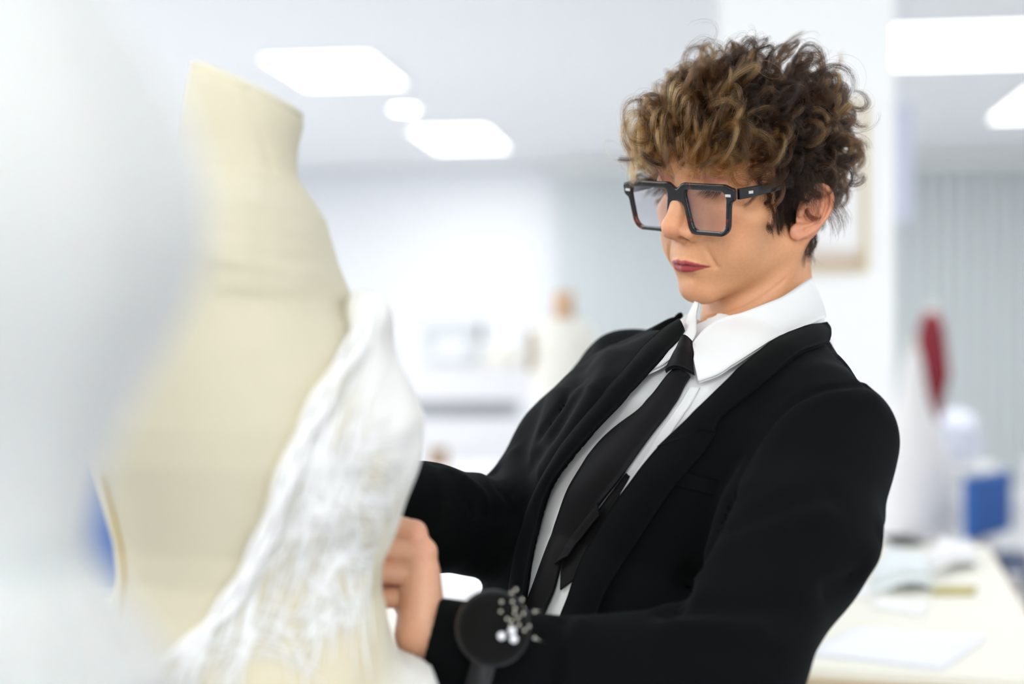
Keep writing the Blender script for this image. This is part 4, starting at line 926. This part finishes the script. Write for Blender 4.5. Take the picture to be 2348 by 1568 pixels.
gown = thing('bridal_gown', 'blurred white puff-sleeved bridal gown close to the lens at the left edge', 'dress', (-.36, .50, 0))
V, Fc = surface(sleeve_f, (-.40, .28, 1.21), (-.02, .60, 1.56), .005, 6, 2); put('sleeve', V, Fc, M_gown, gown)
prof = [(.20, .004), (.19, .3), (.17, .75), (.13, .98), (.105, 1.08), (.10, 1.14), (.125, 1.26), (.135, 1.34), (.12, 1.43), (.09, 1.48), (.05, 1.50)]
v, f = lathe([(.002, .004)]+prof+[(.002, 1.5)], 64, (-.385, .53, 0)); th = np.arctan2(v[:, 1]-.53, v[:, 0]+.385); k = (1+.05*np.sin(th*16)*np.clip((1.0-v[:, 2]), 0, 1))
v[:, 0] = -.385+(v[:, 0]+.385)*k*np.where(v[:, 2] > 1.1, 1, 1); v[:, 1] = .53+(v[:, 1]-.53)*k; put('bodice_and_skirt', v, f, M_gown, gown)
for k in range(3):                                    # lace flounces at the wrist of the sleeve
    n = 180; t = np.linspace(0, 2*math.pi, n, endpoint=False); V = []
    for j in range(7):
        zc = GZ[0]+.062-.016*k-.0068*j; xc = np.interp(zc, GZ, GXC); rr = np.interp(zc, GZ, GHX)+.002+.0026*j*(1+.45*np.sin(t*17+k*2.1))+.002*np.sin(t*41+k)*(j/6)
        V.append(np.stack([xc+rr*np.cos(t), GY+rr*np.sin(t), zc+.003*np.sin(t*17+1+k)*(j/6)], 1))
    V = np.concatenate(V); f = [(j*n+i, j*n+(i+1) % n, (j+1)*n+(i+1) % n, (j+1)*n+i) for j in range(6) for i in range(n)]
    put('cuff_lace', V, f, M_gown, gown)

# ------------------------------------------------------------------ the room behind
M_col = mat('white_column_paint', (.94, .95, .95), .6)
cw = .856
props(put('column', *box(cw, 4.195, CEIL/2, .478, .40, CEIL, ROOM), M_col, None, False), kind='structure')
# framed print on the column
M_wood = mat('pale_wood', (.68, .55, .34), .5); M_print = mat('framed_print', (.85, .85, .84), .5)
N, L, b = nodes(M_print); tc = N.new('ShaderNodeTexCoord'); sp = N.new('ShaderNodeSeparateXYZ'); nz = N.new('ShaderNodeTexNoise'); nz.inputs['Scale'].default_value = 9
ad = N.new('ShaderNodeMath'); ad.operation = 'MULTIPLY_ADD'; ad.inputs[1].default_value = .12; rp = N.new('ShaderNodeValToRGB'); rp.color_ramp.elements[0].position = .0; rp.color_ramp.elements[0].color = (.50, .38, .30, 1)
rp.color_ramp.elements[1].position = .21; rp.color_ramp.elements[1].color = (.86, .86, .86, 1); e = rp.color_ramp.elements.new(.12); e.color = (.62, .52, .44, 1)
L.new(tc.outputs['Generated'], sp.inputs[0]); L.new(tc.outputs['Object'], nz.inputs['Vector']); L.new(nz.outputs[0], ad.inputs[0]); L.new(sp.outputs['Z'], ad.inputs[2]); L.new(ad.outputs[0], rp.inputs[0]); L.new(rp.outputs[0], b.inputs['Base Color'])
z0, z1 = 1.548, 2.02
def fpt(s, o): return (.591+.99*s-.139*o, 4.03-.139*s-.99*o)           # along the column's front face, o metres proud of it
pic = thing('framed_picture', 'framed print in pale wood on the white column, behind the woman’s head', 'picture', (*fpt(.23, 0), z0))
def fbox(s0, s1, a, b_, o0, o1): return box(*fpt((s0+s1)/2, (o0+o1)/2), (a+b_)/2, s1-s0, o1-o0, b_-a, ROOM)
put('print', *fbox(.062, .392, z0+.01, z1-.01, .004, .010), M_print, pic, False)
put('frame', *join([fbox(.05, .404, z, z+.014, .002, .024) for z in (z0, z1-.014)]+[fbox(x, x+.014, z0+.014, z1-.014, .002, .024) for x in (.05, .39)]), M_wood, pic, False)
# lilac card hanging past the column
M_lilac = mat('pale_lilac_card', (.72, .75, .88), .6)
h0, h1 = P3(2052, 508, 6.2), P3(2091, 240, 6.2)
props(put('hanging_board', *join([box((h0[0]+h1[0])/2, 6.2, (h0[2]+h1[2])/2, h1[0]-h0[0], .03, h1[2]-h0[2]), box((h0[0]+h1[0])/2, 6.2, (h1[2]+CEIL)/2, .006, .006, CEIL-h1[2])]), M_lilac, None, False), 'narrow pale lilac board hanging just right of the white column', 'board')

# vertical blinds along the back wall
M_blind = mat('grey_blind_fabric', (.72, .77, .775), .75)
def blind(px0, px1, label):
    xa, xb_ = [(p-CX)/FPX*12 for p in (px0, px1)]
    ra, rb_ = unroom(xa, 12.1)[0], unroom(xb_, 11.9)[0]; yb = YB-.12; c = room(ra, yb, 0); t = thing('vertical_blind', label, 'blind', c, 0, 'grey vertical blinds on the back wall')
    put('headrail', *rbox(ra, rb_, yb-.03, yb+.03, CEIL-.10, CEIL-.02), M_white, t, False); me = None
    for x in np.arange(ra+.06, rb_, .118):
        c = room(x, yb, (CEIL-.1+.25)/2)
        if me is None:
            v, f = box(0, 0, 0, .122, .004, CEIL-.35); s_ = put('slat', v, f, M_blind, None, False, True); me = s_.data
        else: s_ = bpy.data.objects.new('slat', me); COL.objects.link(s_)
        s_.parent = t; s_.matrix_parent_inverse = t.matrix_world.inverted(); s_.location = c; s_.rotation_euler = (0, 0, ROOM+math.radians(24))
    return t
blind(1268, 1720, 'grey vertical blind on the back wall, between the cream far form and the woman')
blind(2040, 2500, 'grey vertical blind on the back wall right of the white column')

# cutting table with papers behind the woman
M_table = mat('cream_table_top', (.82, .80, .70), .5); M_edge = mat('tan_table_edge', (.52, .40, .25), .6); M_leg = mat('grey_steel_leg', (.5, .5, .52), .4, .6)
TZ = .90; TA_ = math.radians(-14); tcx, tcy, tw, td = .14, 2.70, 1.55, 1.30
def tb(x, y): c, s = math.cos(TA_), math.sin(TA_); return (tcx+c*x-s*y, tcy+s*x+c*y)
table = thing('cutting_table', 'long cream cutting table covered with papers behind the woman', 'table', (tcx, tcy, 0))
o = put('top', *box(tcx, tcy, TZ-.012, tw, td, .024, TA_), M_table, table, False)
put('edge', *join([box(*tb(x, y), TZ-.03, a, b_, .034, TA_) for x, y, a, b_ in ((0, -td/2-.006, tw+.024, .012), (0, td/2+.006, tw+.024, .012), (-tw/2-.006, 0, .012, td), (tw/2+.006, 0, .012, td))]), M_edge, table, False)
for x in (-1, 1):
    for y in (-1, 1): put('leg', *box(*tb(x*(tw/2-.06), y*(td/2-.06)), (TZ-.047)/2, .05, .05, TZ-.047, TA_), M_leg, table, False)
def ontable(px, py, z=TZ): Y = FPX*(CAMZ-z)/(py-CY); return ((px-CX)/FPX*Y, Y)
def sheet_on(name, quad, label, cat, col, z=TZ+.0005, th=.0012, group=None, curl=.0):
    q = [np.array(ontable(x, y)) for x, y in quad]; n = 8; V = []
    for l in (0, 1):
        for i in range(n):
            for j in range(n):
                a, b_ = i/(n-1), j/(n-1); p = (q[0]*(1-a)+q[1]*a)*(1-b_)+(q[3]*(1-a)+q[2]*a)*b_
                V.append((p[0], p[1], z+l*th+curl*(.5-.5*math.cos(a*9+b_*5))))
    F_ = [(i*n+j, i*n+j+1, (i+1)*n+j+1, (i+1)*n+j) for i in range(n-1) for j in range(n-1)]; m = n*n; F_ = F_+[tuple(x+m for x in f[::-1]) for f in F_]
    rim = [i*n for i in range(n)]+[(n-1)*n+j for j in range(1, n)]+[i*n+n-1 for i in range(n-2, -1, -1)]+[j for j in range(n-2, 0, -1)]
    F_ += [(b_, a, a+m, b_+m) for a, b_ in zip(rim, rim[1:]+rim[:1])]
    return props(put(name, V, F_, mat(name+'_stock', col, .7)), label, cat, group)
sheet_on('paper_sheet', [(1840, 1500), (1960, 1440), (2268, 1462), (2160, 1538)], 'large bluish white paper sheet nearest on the cream table', 'paper', (.86, .88, .93))
sheet_on('paper_sheet', [(1990, 1392), (2010, 1374), (2128, 1380), (2118, 1412)], 'small white paper in the middle of the cream table, in front of the pale cloth', 'paper', (.92, .92, .92), TZ+.001)
sheet_on('paper_sheet', [(1900, 1366), (1950, 1330), (2020, 1334), (1990, 1370)], 'white paper on the cream table beside the black sleeve', 'paper', (.9, .9, .9), TZ+.001)
sheet_on('yellow_ruler', [(2136, 1366), (2140, 1350), (2240, 1350), (2232, 1366)], 'olive yellow strip lying on the right part of the cream table', 'ruler', (.50, .44, .14), TZ+.001, .004)
sheet_on('folded_cloth', [(1998, 1362), (2030, 1298), (2110, 1292), (2138, 1354)], 'crumpled pale blue-green cloth on the cream table', 'cloth', (.76, .82, .84), TZ+.001, .022, None, .016)
sheet_on('folded_cloth', [(2126, 1318), (2150, 1266), (2222, 1266), (2240, 1300)], 'white cloth at the far end of the cream table', 'cloth', (.92, .92, .93), TZ+.001, .018, None, .014)
sheet_on('white_fabric', [(950, 1412), (985, 1300), (1180, 1292), (1190, 1406)], 'white fabric on the table, seen under the woman’s far sleeve', 'cloth', (.92, .91, .95), TZ+.001, .014, None, .01)
c = ontable(2172, 1246); M_dark = mat('dark_grey_plastic', (.05, .055, .055), .5)
s_ = thing('scissors', 'dark scissors at the far end of the cream table', 'scissors', (c[0], c[1], TZ))
for s in (-1, 1):
    v, f = sweep([(c[0]-.07, c[1]+s*.012, TZ+.006), (c[0], c[1], TZ+.006), (c[0]+.10, c[1]-s*.01, TZ+.006)], [.004, .005, .002], 6); put('blade', v, f, M_pole, s_)
    v, f = sweep([(c[0]-.10+.032*math.cos(t), c[1]+s*.03+.02*math.sin(t), TZ+.008) for t in np.linspace(0, 6.28, 20)], .006, 6); put('handle', v, f, M_dark, s_)

# forms and furniture farther back
def far_form(cx, Y, rows, name, label, m, neck=None, mn=None, cat='dress form', sq=.75, group=None):
    """rows: (py, half width in px); a form on a pole standing on the floor"""
    t = thing(name, label, cat, ((cx-CX)/FPX*Y, Y, 0), 0, group); X = (cx-CX)/FPX*Y
    pr = [(hw/FPX*Y, CAMZ-(py-CY)/FPX*Y) for py, hw in rows]
    pr = [tuple(p) for p in smooth_poly(pr, 26, 1)][::-1]; v, f = lathe([(.001, pr[0][1])]+pr+[(.001, pr[-1][1])], 32); v[:, 1] *= sq; put('torso', v+np.array([X, Y, 0]), f, m, t)
    if neck:
        pr2 = [(hw/FPX*Y, CAMZ-(py-CY)/FPX*Y) for py, hw in neck][::-1]; v, f = lathe([(.001, pr2[0][1])]+pr2+[(.001, pr2[-1][1])], 24); put('neck', v+np.array([X, Y, 0]), f, mn or m, t)
    zb = pr[0][1]
    v, f = sweep([(X, Y, .03), (X, Y, zb+.02)], .016, 10); put('pole', v, f, M_pole, t)
    v, f = lathe([(.001, 0), (.17, 0), (.17, .012), (.03, .035), (.001, .036)], 28, (X, Y, 0)); put('base', v, f, M_pole, t)
    return t, X, zb
M_cream = mat('cream_linen', (.86, .84, .76), .8); M_tan = mat('tan_wood', (.66, .43, .26), .6); M_red = mat('red_cloth', (.22, .008, .02), .7); M_gw = mat('ivory_gown_cloth', (.88, .86, .84), .7)
ff, X, zb = far_form(1292, 6.0, [(726, 26), (738, 50), (760, 74), (800, 80), (860, 76), (920, 62), (970, 56), (1040, 76), (1090, 80)], 'dress_form', 'blurred cream dress form with a tan wooden neck, far behind', M_cream, [(668, 20), (676, 25), (700, 24), (728, 27)], M_tan)
v, f = lathe([(.001, -.012), (.055, -.012), (.06, 0), (.055, .012), (.001, .012)], 24); v = v[:, [2, 1, 0]]*np.array([1, .8, 1.5]); put('arm_plate', v+np.array([X-.145, 5.97, CAMZ-(805-CY)/FPX*6]), f, mat('brown_arm_plate', (.50, .38, .25), .7), ff)
far_form(2136, 7.2, [(716, 14), (740, 26), (780, 32), (830, 38), (862, 42), (900, 30), (940, 22), (975, 16)], 'dress_form', 'blurred dress form in a dark red bodice, right of the column', M_red, [(700, 5), (718, 9)], M_cream, sq=.8)
gt, X, zb = far_form(2094, 6.2, [(800, 14), (825, 20), (880, 28), (930, 38), (1000, 66), (1080, 88), (1160, 100), (1215, 104)], 'bridal_gown', 'blurred white gown on a form between the black sleeve and the red bodice', M_gw, [(778, 8), (802, 12)], M_cream, 'dress', .9)
# pale grey bundle by the red bodice
c = P3(2195, 985, 7.6); vv, f = surface(lambda P: smin(ell(P, c, (.10, .10, .10)), ell(P, c+np.array([.03, .02, -.09]), (.11, .1, .08)), .05)+ripple(P, 6, 5, .15, .008), tuple(c-.28), tuple(c+.28), .02, 4, 1)
def stool(cx, Y, ztop, label):
    X = (cx-CX)/FPX*Y; t = thing('stand', label, 'stand', (X, Y, 0)); put('top', *box(X, Y, ztop-.015, .32, .32, .03), M_white, t, False)
    for a in (-1, 1):
        for b_ in (-1, 1): put('leg', *box(X+a*.13, Y+b_*.13, (ztop-.03)/2, .03, .03, ztop-.03), M_leg, t, False)
zmin = vv[:, 2].min(); props(put('cloth_bundle', vv, f, mat('grey_blue_cloth', (.62, .65, .74), .8)), 'pale grey-blue bundle of cloth on a stand below the red bodice', 'cloth'); stool(2199, 7.6, zmin, 'white stand under the pale grey-blue bundle')
def chair(X, Y, zs, hb, rz, label, wid=.42):
    t = thing('chair', label, 'chair', (X, Y, 0), rz); M_blue = mat('blue_chair_cloth', (.035, .13, .42), .8)
    M_sl = mat('slate_seat_cloth', (.06, .085, .16), .8)
    o = put('backrest', *box(0, .19, zs+.08+hb/2, wid, .045, hb), M_blue, t, False, True); bevel(o, .02, 3)
    o = put('seat', *box(0, 0, zs-.03, wid+.02, .42, .07), M_sl, t, False, True); bevel(o, .02, 3)
    put('back_post', *box(0, .225, zs+.06, .06, .015, .26), M_dark, t, False, True); v, f = sweep([(0, 0, .09), (0, 0, zs-.06)], .025, 12); put('post', v, f, M_dark, t, True, True)
    for k in range(5):
        a = k*2*math.pi/5; v, f = sweep([(0, 0, .10), (.15*math.cos(a), .15*math.sin(a), .085), (.27*math.cos(a), .27*math.sin(a), .055)], [.022, .018, .014], 6); l_ = put('leg', v, f, M_dark, t, True, True)
        v, f = lathe([(.001, -.011), (.026, -.011), (.026, .011), (.001, .011)], 14); v = v[:, [0, 2, 1]]+np.array([.27*math.cos(a), .27*math.sin(a), .027]); put('caster', v, f, M_dark, l_, True, True)
    return t
chair((2288-CX)/FPX*5.6+.146, 5.6, .49, .25, math.radians(50), 'blue office chair on the grey floor beyond the cream table')
chair((225-CX)/FPX*3.5, 3.3, .72, .34, math.radians(185), 'dark blue work chair glimpsed left of the large cream form', .36)
# bench with a wooden edge at the right, white cabinet behind it
b0 = thing('bench', 'low bench with an orange-tan wooden edge at the right picture edge', 'bench', (1.62, 3.6, 0)); put('top', *box(1.62, 3.6, .70, .46, 1.2, .035, TA_), mat('orange_tan_wood', (.62, .38, .24), .5), b0, False)
for a in (-1, 1):
    for b_ in (-1, 1): put('leg', *box(1.62+a*.17, 3.6+b_*.5, .341, .04, .04, .682), M_leg, b0, False)
c_ = P3(2348, 1200, 6.85)
cb = thing('cabinet', 'white cabinet at the far right edge behind the blue chair', 'cabinet', (c_[0]+.3, 6.6, 0)); put('body', *box(c_[0]+.3, 6.6, .40, .6, .45, .80), M_white, cb, False)
for s in (-1, 1):
    d_ = put('door', *box(c_[0]+.3+s*.148, 6.365, .40, .29, .018, .74), M_white, cb, False); put('handle', *box(c_[0]+.3+s*.03, 6.35, .42, .012, .014, .12), M_pole, d_, False)
# white work unit with goods on it, behind the lace dress
M_unit = mat('white_unit', (.90, .90, .92), .4); M_shade = mat('painted_gap_shade', (.50, .52, .54), .7)
UY = 7.4; ux = lambda p: (p-CX)/FPX*UY; uz = lambda p: CAMZ-(p-CY)/FPX*UY
un = thing('sewing_unit', 'white work unit with a gap of painted shade, behind the lace dress', 'cabinet', (ux(1080), UY, 0))
put('worktop', *box(ux(1070), UY+.3, (uz(842)+uz(918))/2, ux(1208)-ux(932), .62, uz(842)-uz(918)), M_unit, un, False)
put('slot', *box(ux(1066), UY+.34, (uz(918)+uz(960))/2, ux(1196)-ux(944), .5, uz(918)-uz(960)), M_shade, un, False)  # block filling the gap; its grey is painted shade
put('lower_body', *box(ux(1066), UY+.3, uz(960)/2, ux(1190)-ux(944), .56, uz(960)), M_unit, un, False)
tk = uz(842)
sm = thing('sewing_machine', 'pale grey sewing machine on the white work unit', 'sewing machine', (ux(1020), UY+.3, tk)); M_sm = mat('pale_grey_machine', (.72, .75, .76), .5)
for nm, cx_, cz_, w_, h_ in (('bed', 1020, 832, 150, 18), ('column', 1078, 790, 34, 70), ('arm', 1030, 752, 130, 32), ('head', 975, 782, 26, 60)): bevel(put(nm, *box(ux(cx_), UY+.3, uz(cz_), w_/FPX*UY, .15, h_/FPX*UY), M_sm, sm, False), .015, 3)
v, f = lathe([(.001, -.015), (.05, -.015), (.05, .015), (.001, .015)], 20); v = v[:, [2, 1, 0]]+np.array([ux(1100), UY+.3, uz(760)]); put('hand_wheel', v, f, M_dark, sm)
vv, f = surface(lambda P: np.maximum(ell(P, (ux(1150), UY+.3, tk+.02), (.11, .16, .10))+ripple(P, 8, 5, .12, .008), tk+.001-P[:, 2]), (ux(1150)-.2, UY+.05, tk-.05), (ux(1150)+.2, UY+.55, tk+.2), .015, 4, 1)
props(put('folded_cloth', vv, f, mat('cream_cloth', (.82, .80, .72), .8)), 'heap of cream cloth on the right end of the white work unit', 'cloth')
br = thing('box', 'small brown box standing on the low white table by the black sleeve', 'box', (ux(1016), UY-.45, 0)); bz = uz(1052)
put('body', *box(ux(1016), UY-.45, bz+.04, .085, .08, .08), mat('brown_card', (.40, .26, .15), .7), br, False); put('lid', *box(ux(1016), UY-.45, bz+.084, .09, .085, .008), mat('dark_brown_card', (.25, .15, .09), .7), br, False)
lt = thing('side_table', 'low white table in front of the white work unit', 'table', (ux(1060), UY-.45, 0)); put('top', *box(ux(1060), UY-.45, bz-.0155, 1.0, .5, .03), M_unit, lt, False)
for a in (-1, 1):
    for b_ in (-1, 1): put('leg', *box(ux(1060)+a*.45, UY-.45+b_*.2, (bz-.031)/2, .04, .04, bz-.031), M_leg, lt, False)
